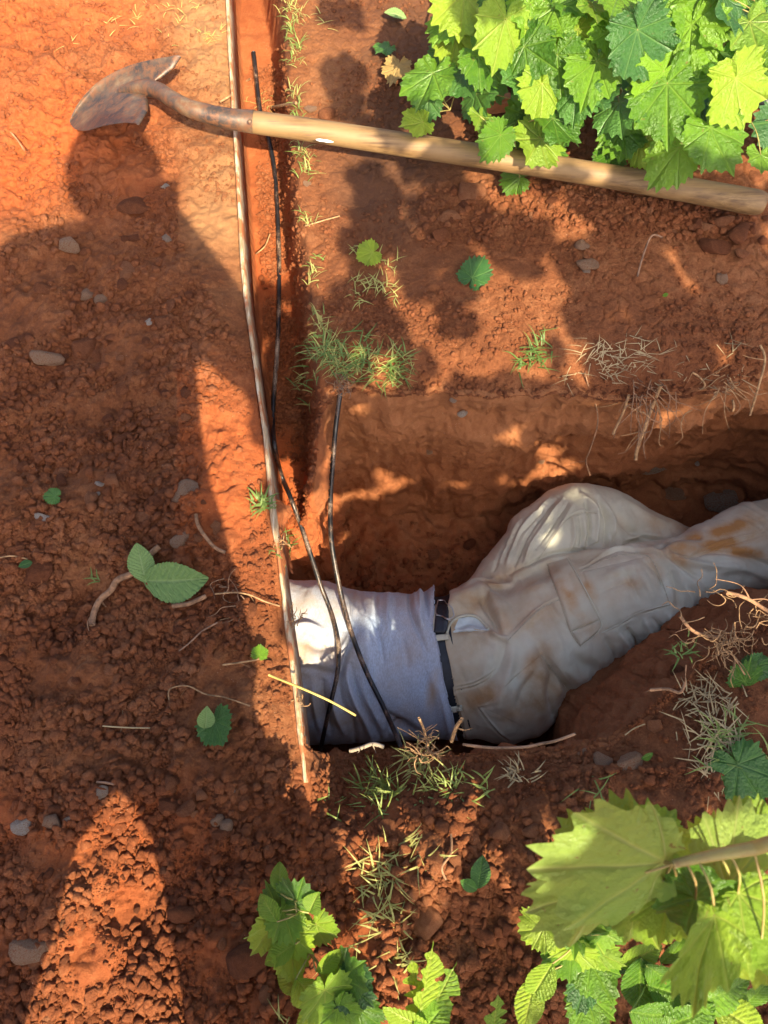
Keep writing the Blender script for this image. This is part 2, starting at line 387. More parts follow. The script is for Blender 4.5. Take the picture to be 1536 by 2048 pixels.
def tones(V):
    px, py, _ = PX(np.stack([V[:, 0], V[:, 1], np.zeros(len(V))], -1))
    n = fbm(V[:, 0]*5, V[:, 1]*5, o=4, s=71)*0.9
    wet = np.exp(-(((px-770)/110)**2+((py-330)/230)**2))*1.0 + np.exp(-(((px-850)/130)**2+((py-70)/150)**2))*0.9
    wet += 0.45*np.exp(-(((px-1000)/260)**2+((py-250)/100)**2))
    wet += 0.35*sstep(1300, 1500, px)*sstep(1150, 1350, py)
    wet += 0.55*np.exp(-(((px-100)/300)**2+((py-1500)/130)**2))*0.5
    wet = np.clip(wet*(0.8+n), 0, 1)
    side = board_side(V[:, 0], V[:, 1])
    pale = sstep(-0.16, -0.06, side)*(side < 0)*sstep(780, 500, py) + 0.7*np.exp(-(((px-380)/160)**2+((py-40)/120)**2))
    pale += 0.35*np.exp(-(((px-640)/60)**2+((py-120)/160)**2))
    pale = np.clip(pale*(0.7+1.6*n), 0, 1)
    orange = sstep(500, 350, py)*sstep(380, 250, px)*0.8 + (side > 0)*sstep(0.14, 0.10, side)*sstep(1050, 900, py)*0.6
    orange += 0.6*(np.abs(px-490) < 130)*sstep(650, 800, py)*sstep(1300, 1000, py) + 0.45*sstep(1500, 1650, py)*sstep(900, 700, px)
    orange = np.clip(orange*(0.8+n), 0, 1)
    return np.stack([wet, pale, orange], -1)
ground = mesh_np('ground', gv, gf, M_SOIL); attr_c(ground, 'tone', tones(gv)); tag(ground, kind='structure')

# the pit: one surface from lip, down the walls, under the board and across the floor
NA = 1100
rim = RIMF.copy()
st = np.linspace(0, len(RIM), NA, endpoint=False)
cx, cy = rim.mean(0)
tan = np.roll(rim, -1, 0)-np.roll(rim, 1, 0); nrm = np.stack([tan[:, 1], -tan[:, 0]], -1)
for _ in range(12): nrm = (nrm+np.roll(nrm, 1, 0)+np.roll(nrm, -1, 0))/3
nrm /= np.linalg.norm(nrm, axis=1, keepdims=True)
out = nrm if ((nrm*(rim-[cx, cy])).sum(1).mean() > 0) else -nrm
# per station: (offset outward at z .25, .55, base); positive = undercut
prof = {}
for i in range(len(RIM)):
    prof[i] = (0.0, -0.01, -0.03)
for i in (0, 1): prof[i] = (0.01, 0.02, 0.0)
for i in (2, 3, 4): prof[i] = (0.02, 0.03, 0.0)
for i in (5, 6, 7, 8): prof[i] = (0.0, 0.0, -0.03)
for i in (9, 10, 11, 12): prof[i] = (0.05, 0.03, 0.03)
for i in (16, 17, 18, 19, 20): prof[i] = (-0.055, -0.075, -0.02)
for i in (21, 22, 23, 24, 25, 26): prof[i] = (0.02, 0.05, 0.06)
for i in (27, 28, 29): prof[i] = (0.40, 0.46, 0.42)
prof[30] = (0.2, 0.25, 0.18)
PR = catmull(np.array([prof[i] for i in range(len(RIM))]), NA, True)
PR = np.where(PR > 0.05, PR, PR)
rows = []; zr = hgt(rim[:, 0], rim[:, 1], False)
lip = rim+out*0.022; zl = hgt(lip[:, 0], lip[:, 1])
lip2 = rim+out*0.008; zl2 = hgt(lip2[:, 0], lip2[:, 1], False)
rows.append(np.column_stack([lip, zl-0.004])); rows.append(np.column_stack([rim+out*0.014, hgt(*(rim+out*0.014).T)+0.0005]))
NW = 150
for k in range(NW):
    t = k/(NW-1)
    zz = (zl2+0.002)*(1-t)+PITZ*t
    depth = (zl2-zz)/(np.maximum(zl2-PITZ, 0.05))
    o = np.zeros(NA)
    ks = np.array([0, 0.18, 0.42, 0.8, 1.0])
    vals = np.stack([np.full(NA, 0.006), PR[:, 0]*0.12-0.004, PR[:, 0], PR[:, 1], PR[:, 2]], 0)
    j = min(3, np.searchsorted(ks, t, side='right')-1); u = (t-ks[j])/(ks[j+1]-ks[j]); u = u*u*(3-2*u)
    o = vals[j]*(1-u)+vals[j+1]*u
    rows.append(np.column_stack([rim+out*o[:, None], zz]))
base = rows[-1][:, :2]; bc = np.array(W(900, 1230, PITZ)[:2])
# floor: towards a spine line so that the long pit keeps regular quads
sp_a = W(640, 1290, PITZ)[:2]; sp_b = W(1800, 980, PITZ)[:2]; ab = sp_b-sp_a
tt = np.clip(((base-sp_a)@ab)/(ab@ab), 0, 1); spine = sp_a+tt[:, None]*ab
for k in range(1, 71):
    t = k/70
    q = base*(1-t)+spine*t
    rows.append(np.column_stack([q, np.full(NA, PITZ)-0.02*math.sin(t*1.57)]))
pv = np.stack(rows, 0)
nr = len(rows)
flat = pv.reshape(-1, 3).copy()
x, y, z = flat.T
ampl = np.concatenate([[0, 0.0], np.linspace(0.15, 1, 20), np.ones(nr-22)])[:, None]*np.ones(NA); ampl = ampl.ravel()
iswall = (np.arange(nr) < NW+2)[:, None]*np.ones(NA); iswall = iswall.ravel()
on = np.tile(out, (nr, 1))
nz = 0.040*fbm(x*5, y*5, z*9, o=4, s=81)+0.012*fbm(x*22, y*22, z*50, o=3, s=85)+0.005*fbm(x*80, y*80, z*120, o=2, s=87)
arc = np.tile(np.concatenate([[0], np.cumsum(np.linalg.norm(np.diff(rim, axis=0), axis=1))]), nr)
f1, rv, f2 = worley(arc*28+0.4*fbm(x*30, y*30, z*30, o=2, s=4), z*34, 33); nz = nz+0.010*(rv-0.5)*sstep(0, .3, f2-f1)-0.004*sstep(0.08, 0, f2-f1)
f1, rv, f2 = worley(arc*75, z*90, 34); nz = nz+0.0045*(rv-0.5)*sstep(0, .3, f2-f1)
nz = nz+0.012*fbm(arc*34+z*6, z*5, o=3, s=83)
ledge = 0.012*np.sin(z*42+3*fbm(x*3, y*3, o=2, s=88))*0.5
flat[:, 0] += on[:, 0]*(nz+ledge)*ampl*iswall; flat[:, 1] += on[:, 1]*(nz+ledge)*ampl*iswall
f1, rv, f2 = worley(x*38, y*38, 35); fl = 0.016*rv**2*np.clip(1-f1*f1*1.8, 0, 1)+0.06*fbm(x*7, y*7, o=4, s=91)+0.022*fbm(x*30, y*30, o=3, s=92)
rr = (np.arange(nr)[:, None]*np.ones(NA)).ravel()
flat[:, 2] += fl*sstep(NW-10, NW+12, rr)
pit = mesh_np('pit', flat, gridfaces(nr, NA, cv=True), M_PIT)
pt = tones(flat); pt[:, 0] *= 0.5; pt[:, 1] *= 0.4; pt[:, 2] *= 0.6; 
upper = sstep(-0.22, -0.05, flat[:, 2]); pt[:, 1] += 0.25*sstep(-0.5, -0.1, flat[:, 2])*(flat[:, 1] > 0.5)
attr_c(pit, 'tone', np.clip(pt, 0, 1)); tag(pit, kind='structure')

PITBVH = BVHTree.FromPolygons([Vector(v_) for v_ in flat.tolist()], gridfaces(nr, NA, cv=True).tolist())
def wall_z(px, py, dflt=-0.1):
    o = Vector((0, 0, H)); h = PITBVH.ray_cast(o, (V3(px, py, -0.5)-o).normalized()); return h[0].z if h[0] is not None else dflt
# ------------------------------------------------------------------ soil crumbs and clods
def clod_shape(seed, sub=2, ang=0.35):
    bm = bmesh.new(); bmesh.ops.create_icosphere(bm, subdivisions=sub, radius=1.0)
    V = np.array([v.co[:] for v in bm.verts]); Fc = np.array([[v.index for v in f.verts] for f in bm.faces]); bm.free()
    r = np.random.default_rng(seed)
    for _ in range(9):                                   # facet it: press planes into the ball
        n = r.normal(size=3); n /= np.linalg.norm(n); d = r.uniform(0.38, 0.85); s = V@n
        V -= np.where(s > d, s-d, 0)[:, None]*n*0.97
    V *= (1+0.22*fbm(V[:, 0]*1.6+seed, V[:, 1]*1.6, V[:, 2]*1.6, o=3, s=seed)+0.10*fbm(V[:, 0]*5, V[:, 1]*5+seed, V[:, 2]*5, o=3, s=seed+9))[:, None]
    V *= r.uniform(0.7, 1.15, 3)*[1, 1, 0.8]
    return V, Fc
SH1 = [clod_shape(100+i, 2) for i in range(10)]; SH0 = [clod_shape(130+i, 1) for i in range(14)]
SH2 = [clod_shape(200+i, 3) for i in range(12)]
ZONES = [  # polygon in photo pixels, crumbs per zone, size scale
    ([(0, 440), (180, 450), (330, 430), (400, 560), (480, 700), (400, 900), (420, 1000), (500, 1200), (520, 1450), (540, 1560), (400, 1600), (0, 1560)], 9500, 1.0),
    ([(0, 1540), (560, 1500), (600, 1560), (600, 2100), (-60, 2100)], 5200, 1.0),
    ([(330, 620), (520, 700), (600, 1560), (500, 1450), (400, 1000)], 1300, 0.6),
    ([(590, 1540), (900, 1540), (960, 1700), (1000, 2100), (560, 2100)], 4600, 1.15),
    ([(900, 1560), (1536, 1500), (1600, 2100), (980, 2100)], 2600, 1.0),
    ([(840, 370), (1000, 350), (1560, 430), (1560, 520), (1000, 450), (930, 520), (840, 560)], 2300, 0.9),
    ([(900, 440), (1536, 440), (1536, 740), (700, 740), (640, 600)], 3000, 0.62),
    ([(620, 330), (900, 380), (900, 740), (660, 720)], 1700, 0.6),
    ([(480, 0), (560, 0), (625, 640), (632, 960), (560, 1000), (500, 600)], 5500, 0.8),
    ([(100, 260), (340, 260), (360, 470), (0, 480), (120, 420)], 900, 0.8),
    ([(0, 0), (450, 0), (470, 400), (0, 440)], 2600, 0.62),
    ([(900, 1500), (1180, 1480), (1420, 1330), (1560, 1230), (1560, 1600), (950, 1600)], 1500, 0.6),
    ([(600, 0), (860, 0), (840, 330), (620, 300)], 1500, 0.55),
    ([(640, 1500), (800, 1500), (800, 1600), (620, 1600)], 1100, 0.7),
]
cvs, cfs, coff = [], [], 0
_k = RNG.integers(0, NA, 3600); _p = rim[_k]+out[_k]*np.abs(RNG.normal(0, 0.022, 3600))[:, None]+RNG.normal(0, 0.003, (3600, 2)); _p = _p[(~inside(_p, RIMF)) & (_p[:, 0] < 1.1) & (board_side(_p[:, 0], _p[:, 1]) > 0.012)]
for (X_, Y_), zz_ in zip(_p, hgt(_p[:, 0], _p[:, 1])):
    V, Fc = SH0[RNG.integers(len(SH0))]; r = min(0.008, 0.0018*(1-RNG.random())**(-0.6)); cvs.append(V*r+[X_, Y_, zz_+r*0.3]); cfs.append(Fc+coff); coff += len(V)
for poly, cnt, sc in ZONES:
    cnt = int(cnt*2.5)
    P = np.array(poly, float); lo, hi = P.min(0), P.max(0)
    q = RNG.uniform(lo, hi, (cnt*5, 2)); q = q[inside(q, poly)]
    keep = fbm(q[:, 0]/90, q[:, 1]/90, o=3, s=5)*1.7+RNG.uniform(-0.5, 0.5, len(q)) > -0.02; q = q[keep][:cnt]
    wpt = W(q[:, 0], q[:, 1])[:, :2]
    ok = ~inside(wpt, RIMF) & (np.abs(wpt[:, 0]) < 1.1) & (wpt[:, 1] > -0.42)
    ok &= (np.abs(board_side(wpt[:, 0], wpt[:, 1])) > 0.010); wpt = wpt[ok]
    zz = hgt(wpt[:, 0], wpt[:, 1])
    rad = 0.00135*(1-RNG.random(len(wpt)))**(-0.62)*sc; rad = np.minimum(rad, 0.0105*sc+0.001)
    for k in range(len(wpt)):
        V, Fc = SH1[RNG.integers(len(SH1))] if rad[k] > 0.0055 else SH0[RNG.integers(len(SH0))]
        a = RNG.uniform(0, 6.28); ca, sa = math.cos(a), math.sin(a)
        R = np.array([[ca, -sa, 0], [sa, ca, 0], [0, 0, 1]])
        r = rad[k]
        cvs.append((V@R.T)*r+[wpt[k, 0], wpt[k, 1], zz[k]+r*0.25]); cfs.append(Fc+coff); coff += len(V)
# crumbs on the floor of the pit
tree_pit = None
pq = RNG.uniform([560, 1040], [1540, 1480], (2600, 2))
pw = W(pq[:, 0], pq[:, 1], PITZ)
for k in range(len(pw)):
    V, Fc = SH1[RNG.integers(len(SH1))]; r = min(0.013, 0.003*(1-RNG.random())**(-0.6))
    X_, Y_ = pw[k, 0], pw[k, 1]
    zf = PITZ-0.012+0.06*fbm(X_*7, Y_*7, o=4, s=91)+0.022*fbm(X_*30, Y_*30, o=3, s=92)
    cvs.append(V*r+[X_, Y_, zf+r*0.3]); cfs.append(Fc+coff); coff += len(V)
cv_ = np.concatenate(cvs); crumbs = mesh_np('soil_crumbs', cv_, np.concatenate(cfs), M_GRAV, smooth=False)
attr_c(crumbs, 'tone', tones(cv_)*[0.6, 0.3, 0.35])
tag(crumbs, 'loose crumbs of red clay scattered over the dug ground', 'soil crumbs', kind='stuff')

clod_objs = [mesh_np('clay_clod', v*1.12, f, M_CLOD, link=False, smooth=False).data for v, f in SH2]
def put_clod(name, px, py, rpx, mat=None, k=None, flatz=0.8, rot=None, sink=0.3, z=None, asp=1.0):
    me = clod_objs[random.randrange(len(clod_objs)) if k is None else k]
    if mat is not None and mat is not M_CLOD:
        me = me.copy(); me.materials.clear(); me.materials.append(mat); me.name = name
    o = bpy.data.objects.new(name, me); C.objects.link(o)
    if z is None and py > 760 and inside(W(px, py)[None, :2], RIMF)[0]: z = wall_z(px, py)
    w = W(px, py) if z is None else W(px, py, z); zz = float(hgt(w[0], w[1])) if z is None else z
    r = rpx*dist_at(px, py, zz)/F
    o.location = (w[0], w[1], zz+r*flatz*(0.5-sink)); o.scale = (r*1.12*asp, r*1.12/asp**0.5, r*flatz)
    o.rotation_euler = (random.uniform(-.25, .25), random.uniform(-.25, .25), random.uniform(0, 6.28) if rot is None else rot)
    return o
CL = [ # polygon, count, size range px, label, group
    ([(0, 470), (330, 450), (480, 700), (400, 800), (430, 1010), (0, 1010)], 62, (9, 25), 'dull red clay clod in the shaded loose dirt left of the board', 'clods in the shaded dirt left of the board'),
    ([(0, 1010), (430, 1010), (520, 1200), (540, 1500), (0, 1500)], 52, (9, 22), 'reddish clod in the shaded dirt round the long root and the serrated leaf', 'clods round the root and the serrated leaf'),
    ([(0, 1520), (180, 1560), (60, 2048), (0, 2048)], 14, (9, 26), 'dark clod in the shade at the lower left corner', 'clods at the lower left corner'),
    ([(200, 1640), (310, 1640), (370, 2000), (60, 2048)], 28, (7, 15), 'bright orange clod in the sunlit wedge of dirt at the lower left', 'clods in the sunlit wedge'),
    ([(300, 1540), (550, 1540), (555, 2048), (390, 2048), (320, 1720)], 46, (10, 26), 'brown clod in the dark stripe between the sunlit wedge and the small vine', 'clods in the dark stripe'),
    ([(590, 1570), (880, 1570), (960, 1800), (760, 1900), (640, 1760)], 40, (9, 24), 'orange clod in the dirt heap between the board end and the small vine', 'clods in the heap below the board end'),
    ([(900, 1600), (1060, 1600), (1080, 2000), (800, 2000)], 24, (9, 24), 'brown clod in the shaded dirt left of the big near leaves', 'clods left of the big near leaves'),
    ([(850, 370), (960, 360), (1536, 440), (1536, 500), (1010, 440), (900, 520)], 34, (8, 20), 'reddish clod in the row below the shovel handle', 'clods below the shovel handle'),
]
clodn = 0
for poly, cnt, (a, b), lab, grp in CL:
    P = np.array(poly, float); lo, hi = P.min(0), P.max(0); done = 0
    while done < cnt:
        q = RNG.uniform(lo, hi)
        if not inside(q[None], poly)[0]: continue
        w = W(*q)[:2]
        if inside(w[None], RIMF)[0] or abs(board_side(w[0], w[1])) < 0.02: continue
        r = 0.8*a+(0.85*b-0.8*a)*random.random()**2.2
        tag(put_clod('clay_clod', q[0], q[1], r), lab, 'clod', grp); done += 1; clodn += 1

ROCKS = [
 (140, 502, 27, M_TAN, 'tan rounded rock at the top of the shaded dirt, below the lit upper left corner', 1.2),
 (100, 724, 26, M_TAN, 'long tan stone tilted in the dirt near the left edge, beside a red block', 1.5),
 (168, 700, 34, M_CLOD, 'large red clay block right of the long tan stone', 1.1),
 (270, 415, 26, M_CLOD, 'flat red block in the head of the big shadow', 1.5),
 (200, 600, 16, M_TAN, 'small tan rock with a pale side, left of the board at mid shadow', 1.1),
 (172, 588, 15, M_TAN, 'pinkish stone touching the small tan rock with a pale side', 1.2),
 (330, 375, 9, M_WHITE, 'small white stone by the nose of the head shadow', 1.3),
 (335, 487, 12, M_GREY, 'pale grey stone in the neck of the big shadow', 1.1),
 (303, 657, 9, M_WHITE, 'white pebble in the middle of the shaded dirt', 1.1),
 (250, 790, 14, M_CLOD, 'round red clod with a small white pebble beside it', 1.1),
 (250, 882, 18, M_CLOD, 'smooth red clod above the two white pebbles', 1.3),
 (212, 981, 9, M_WHITE, 'upper right white pebble of the pair in the left dirt', 1.2),
 (205, 1001, 8, M_WHITE, 'lower left white pebble of the pair in the left dirt', 1.1),
 (106, 1050, 13, M_WHITE, 'curled white chip lying in the dirt near the left edge', 1.8),
 (380, 1000, 27, M_TAN, 'large brown rock beside the sunlit strip, above the root', 1.2),
 (320, 1012, 20, M_CLOD, 'reddish rock left of the large brown rock', 1.2),
 (372, 1090, 24, M_TAN, 'brown cube-like rock at the upper end of the root', 1.0),
 (85, 1150, 30, M_CLOD, 'broad flat dark red slab in the dirt left of the root', 1.2),
 (230, 1180, 14, M_CLOD, 'round clod left of the lower root end', 1.0),
 (367, 1264, 13, M_CLOD, 'smooth orange-brown clod near the thin grey twig', 1.2),
 (48, 1652, 20, M_WHITE, 'whitish rock in the shade near the left edge, lower part', 1.5),
 (112, 1640, 26, M_TAN, 'brown rock right of the whitish rock at the left edge', 1.3),
 (435, 1640, 15, M_TAN, 'left one of two round tan stones in the dark stripe', 1.0),
 (455, 1652, 17, M_TAN, 'right one of two round tan stones in the dark stripe', 1.1),
 (80, 1890, 42, M_TAN, 'big brown rock half in the sun at the lower left', 1.2),
 (350, 1610, 25, M_CLOD, 'big red clod right of the tip of the sunlit wedge', 1.2),
 (215, 1585, 14, M_GREY, 'grey stone at the tip of the sunlit wedge', 1.3),
 (490, 1910, 46, M_CLOD, 'very large cracked clod left of the small vine', 1.0),
 (360, 1825, 24, M_CLOD, 'flat brown clod beside the sunlit wedge', 1.5),
 (855, 1840, 44, M_CLOD, 'largest round clod in the lower middle dirt', 1.1),
 (1060, 1660, 18, M_CLOD, 'dark clod just left of the big near leaf', 1.0),
 (1160, 503, 15, M_TAN, 'smaller upper stone of the squared pair on the right bank', 1.1),
 (1172, 537, 24, M_TAN, 'larger lower squared stone of the pair on the right bank', 1.0),
 (1443, 560, 15, M_TAN, 'rounded tan stone on the right bank near the right edge', 1.0),
 (1425, 500, 30, M_CLOD, 'left chunk of the broken red clay lump below the handle end', 1.15),
 (1470, 478, 32, M_CLOD, 'right chunk of the broken red clay lump below the handle end', 1.1),
 (1440, 455, 20, M_CLOD, 'upper chunk of the broken red clay lump below the handle end', 1.2),
 (1405, 465, 16, M_CLOD, 'small chunk beside the broken red clay lump', 1.1),
 (1478, 515, 18, M_CLOD, 'lowest chunk of the broken red clay lump', 1.3),
 (1505, 365, 18, M_CLOD, 'small red clod right of the vine, above the handle end', 1.4),
 (900, 430, 22, M_CLOD, 'pinkish clod under the middle of the shovel handle', 1.3),
 (940, 385, 30, M_CLOD, 'long red clod leaning below the handle middle', 1.5),
 (886, 470, 20, M_CLOD, 'crumbling clod at the left end of the row below the handle', 1.3),
 (1170, 550, 8, M_GREY, 'tiny grey stone touching the squared stone', 1.0),
 (905, 800, 9, M_GREY, 'upper grey pebble stuck in the far pit edge', 1.0),
 (922, 828, 10, M_WHITE, 'white pebble stuck in the far pit wall left of the knee', 1.2),
 (860, 905, 8, M_TAN, 'small tan pebble in the far pit wall', 1.2),
 (1084, 922, 9, M_TAN, 'small pale chip stuck in the wall above the bent knee', 1.3),
 (1450, 1003, 34, M_GREY, 'pale streaked rock set in the wall above the crossing shins', 2.2),
 (1350, 990, 22, M_TAN, 'brown rock set in the wall left of the pale streaked rock', 1.8),
 (1310, 938, 20, M_GREY, 'thin pale rock seam in the far wall over the shins', 3.0),
 (1395, 926, 7, M_WHITE, 'white chip in the far wall near the right edge', 1.2),
 (870, 1110, 16, M_CLOD, 'clod on the dark pit floor between the wall and the shirt', 1.1),
 (935, 1090, 14, M_CLOD, 'second clod on the dark pit floor nearer the thigh', 1.2),
 (622, 216, 13, M_TAN, 'pinkish stone in the grass right of the trench, above the handle', 1.2),
 (650, 230, 17, M_CLOD, 'red clod beside the pinkish stone above the handle', 1.2),
 (615, 365, 9, M_TAN, 'small tan stone in the grass right of the trench, below the handle', 1.0),
 (1220, 1520, 20, M_TAN, 'rounded stone on the near bank left of the tilted slab', 1.1),
 (1268, 1530, 30, M_TAN, 'tan tilted slab of stone on the near bank', 1.6),
 (1180, 1500, 9, M_TAN, 'small pale stone in the near edge of the pit', 1.6),
 (1325, 1630, 16, M_TAN, 'pale stone just above the big near leaf', 1.6),
 (1355, 1340, 20, M_CLOD, 'knobbly clod on the rim beside the straw', 1.0),
 (1330, 1450, 20, M_CLOD, 'rounded lump on the near bank beside the straw', 1.0),
 (465, 1580, 8, M_WHITE, 'tiny white pebble above the dark stripe of dirt', 1.0),
 (147, 1638, 8, M_GREY, 'small grey pebble beside the brown rock at lower left', 1.0),
]
for px, py, r, mt, lab, asp in ROCKS:
    asp = 1+(asp-1)*0.6; r *= 0.88
    nm = 'clay_clod' if mt is M_CLOD else 'stone'
    if 'pebble' in lab: nm = 'pebble'
    tag(put_clod(nm, px, py, r, mt, rot=random.uniform(-0.5, 0.5), asp=asp), lab, 'pebble' if nm == 'pebble' else ('clod' if mt is M_CLOD else 'rock'))

# ------------------------------------------------------------------ the board along the trench
bt = catmull(np.array(BW), 160)
bz = np.maximum(hgt(bt[:, 0]-0.02, bt[:, 1], False), -0.01)+0.008
bz = np.convolve(np.pad(bz, 6, 'edge'), np.ones(13)/13, 'valid')
T = np.gradient(bt, axis=0); T /= np.linalg.norm(T, axis=1, keepdims=True); Nn = np.stack([-T[:, 1], T[:, 0]], -1)
if Nn[:, 0].mean() < 0: Nn = -Nn
wd = 0.0036+0.0020*vnoise(np.arange(160)/9.0, np.zeros(160), s=3)
sec = []
for k in range(160):
    w_ = wd[k]; j = 0.0015*vnoise(k/3.0, 0.5, s=8)
    for (a, b) in ((-w_, 0), (-w_*0.5, 0.0025), (w_*0.4, 0.003), (w_, 0.0005), (w_, -0.03), (w_*1.0, -0.13), (-w_, -0.13), (-w_, -0.03)):
        sec.append([bt[k, 0]+Nn[k, 0]*(a+j), bt[k, 1]+Nn[k, 1]*(a+j), bz[k]+b+0.002*vnoise(k/5.0, a*300, s=5)])
fb = gridfaces(160, 8, cv=True).tolist(); fb.append(list(range(8))); fb.append([159*8+i for i in range(8)][::-1])
m, t, b = nt('weathered_board'); v = N(t, 'ShaderNodeTexCoord').outputs['Object']
mp = N(t, 'ShaderNodeMapping'); mp.inputs['Scale'].default_value = (60, 5, 60); t.links.new(v, mp.inputs[0])
n1 = noise_node(t, mp.outputs[0], 3, 6, 0.65); n2 = noise_node(t, v, 22, 5, 0.6)
col = ramp(t, n1, [(0.35, (0.28, 0.16, 0.08)), (0.5, (0.50, 0.36, 0.21)), (0.65, (0.62, 0.52, 0.38))])
col = mix(t, ramp(t, n2, [(0.46, (0, 0, 0)), (0.56, (1, 1, 1))]), col, (0.40, 0.13, 0.045))
t.links.new(col, b.inputs['Base Color']); b.inputs['Roughness'].default_value = 0.75; bump(t, b, n1, 0.6, 0.002)
bd = mesh_np('board', np.array(sec), fb, m, smooth=True)
tag(bd, 'long thin weathered board on edge between the dirt and the trench', 'board')

# ------------------------------------------------------------------ cables
m, t, b = nt('muddy_black_cable'); v = N(t, 'ShaderNodeTexCoord').outputs['Object']
mp = N(t, 'ShaderNodeMapping'); mp.inputs['Scale'].default_value = (1, .35, .6); t.links.new(v, mp.inputs[0])
n1 = noise_node(t, mp.outputs[0], 26, 5, 0.7, 0.4); n2 = noise_node(t, v, 300, 3)
f = math_(t, 'ADD', math_(t, 'MULTIPLY', n1, 0.8), math_(t, 'MULTIPLY', n2, 0.2))
col = ramp(t, f, [(0.50, (0.012, 0.012, 0.014)), (0.56, (0.10, 0.06, 0.04)), (0.66, (0.40, 0.30, 0.22))])
t.links.new(col, b.inputs['Base Color']); b.inputs['Roughness'].default_value = 0.38; bump(t, b, f, 0.3, 0.002); M_CABLE = m
def cable(pts, lab, rp=5.5):
    P = []
    for (px, py, z) in pts: P.append(W(px, py, z))
    mb = MB(); mb.tube(P, [rp*dist_at(px, py, z)/F for px, py, z in pts], 10, sub=len(pts)*8)
    return tag(mb.build('cable', M_CABLE), lab, 'cable')
def floor_z(px, py, d=0.007):
    z = -0.1
    for _ in range(6): w = W(px, py, z); z = float(hgt(w[0], w[1]))+d
    return z
cable([(x_, y_, floor_z(x_, y_, 0.006 if y_ < 900 else 0.012)) for x_, y_ in [(507,105),(511,140),(513,160),(520,220),(530,255),(540,290),(549,340),(553,390),(556,450),(558,520),(558,580),(557,650),(554,710),(550,760),(547,805),(546,850),(549,890),(556,925),(566,960)]]+[(583, 1000, -.185), (612, 1080, -.25), (641, 1170, -.32), (664, 1230, -.345), (677, 1290, -.34), (674, 1350, -.34), (658, 1420, -.36), (645, 1480, -.42), (640, 1500, -.48)],
      'muddy black cable running down the trench and over the shoulder', 4.6)
cable([(684, 770, -.02), (680, 790, -.03), (672, 850, -.07), (666, 920, -.12), (661, 1000, -.18), (663, 1085, -.25), (680, 1180, -.31), (701, 1260, -.335), (731, 1340, -.34), (765, 1410, -.34), (790, 1465, -.30), (803, 1500, -.24), (808, 1530, -.22)],
      'clean black cable hanging from the far bank and crossing the waist', 5.0)

# ------------------------------------------------------------------ shovel
def metal(name, spots=True):
    m, t, b = nt(name); v = N(t, 'ShaderNodeTexCoord').outputs['Object']
    n1 = noise_node(t, v, 14, 6, 0.65, 0.3); n2 = noise_node(t, v, 70, 6, 0.7); 
    col = ramp(t, n1, [(0.36, (0.045, 0.038, 0.036)), (0.5, (0.12, 0.080, 0.055)), (0.64, (0.27, 0.175, 0.095))])
    col = mix(t, ramp(t, n2, [(0.46, (0, 0, 0)), (0.62, (1, 1, 1))]), col, (0.20, 0.09, 0.045))
    t.links.new(col, b.inputs['Base Color']); b.inputs['Roughness'].default_value = 0.42; b.inputs['Metallic'].default_value = 0.3
    bump(t, b, n2, 0.35, 0.002); return m
M_STEEL = metal('rusty_steel')
m, t, b = nt('ash_wood'); v = N(t, 'ShaderNodeTexCoord').outputs['Object']
mp = N(t, 'ShaderNodeMapping'); mp.inputs['Rotation'].default_value = (0, 0, math.radians(8.5)); mp.inputs['Scale'].default_value = (1.2, 34, 34); t.links.new(v, mp.inputs[0])
n1 = noise_node(t, mp.outputs[0], 3.0, 6, 0.7, 0.4); n2 = noise_node(t, v, 7, 4, 0.6); n3 = noise_node(t, mp.outputs[0], 12, 3, 0.6)
col = ramp(t, n1, [(0.34, (0.080, 0.040, 0.015)), (0.5, (0.20, 0.112, 0.042)), (0.66, (0.29, 0.180, 0.075))])
col = mix(t, ramp(t, n2, [(0.45, (0, 0, 0)), (0.65, (1, 1, 1))]), col, (0.25, 0.150, 0.062), 'MIX')
col = mix(t, ramp(t, n3, [(0.30, (1, 1, 1)), (0.40, (0, 0, 0))]), col, (0.16, 0.09, 0.05))
t.links.new(col, b.inputs['Base Color']); b.inputs['Roughness'].default_value = 0.6; bump(t, b, n1, 0.3, 0.002); M_ASH = m
shovel = empty('shovel', V3(500, 243, 0.0)); tag(shovel, 'long handled round point shovel with rusty blade lying across the trench', 'shovel')
loc0 = np.array(shovel.location)
def chain_tube(rows, name, mat, par, nseg=20, sub=60, off=None):
    P = np.array([W(a, b_, z) for a, b_, z, r in rows])-(loc0 if off is None else off); R = [r*dist_at(a, b_, z)/F for a, b_, z, r in rows]
    mb = MB(); mb.tube(P, R, nseg, sub=sub); return mb.build(name, mat, par)
chain_tube([(494, 243, .145, 18), (503, 244, .145, 21), (620, 260, .135, 22), (800, 288, .12, 22.5), (1000, 318, .105, 22.5), (1200, 350, .09, 22.5), (1400, 384, .08, 23.5), (1490, 401, .078, 24.5), (1515, 405, .078, 23.5), (1528, 407, .078, 19), (1532, 408, .078, 9)], 'handle', M_ASH, shovel, 28, 140)
chain_tube([(508, 244, .145, 22.3), (495, 242.5, .146, 21.5), (460, 238, .15, 20), (420, 229, .155, 18.5), (380, 217, .16, 17), (345, 199, .150, 16), (318, 182, .130, 16), (292, 176, .114, 16), (262, 178, .096, 12), (235, 185, .080, 5)], 'socket', M_STEEL, shovel, 20, 80)
mb = MB(); mb.tube([W(500, 243, .167)-loc0, W(500, 243, .174)-loc0], [0.004, 0.0045], 12); mb.build('rivet', M_STEEL, shovel)
U0 = [(268, 248, .150), (248, 246, .132), (208, 252, .102), (172, 262, .066), (150, 258, .036), (141, 247, .016)]
UM = [(306, 176, .112), (262, 180, .098), (217, 190, .072), (178, 210, .045), (152, 232, .024), (140, 246, .012)]
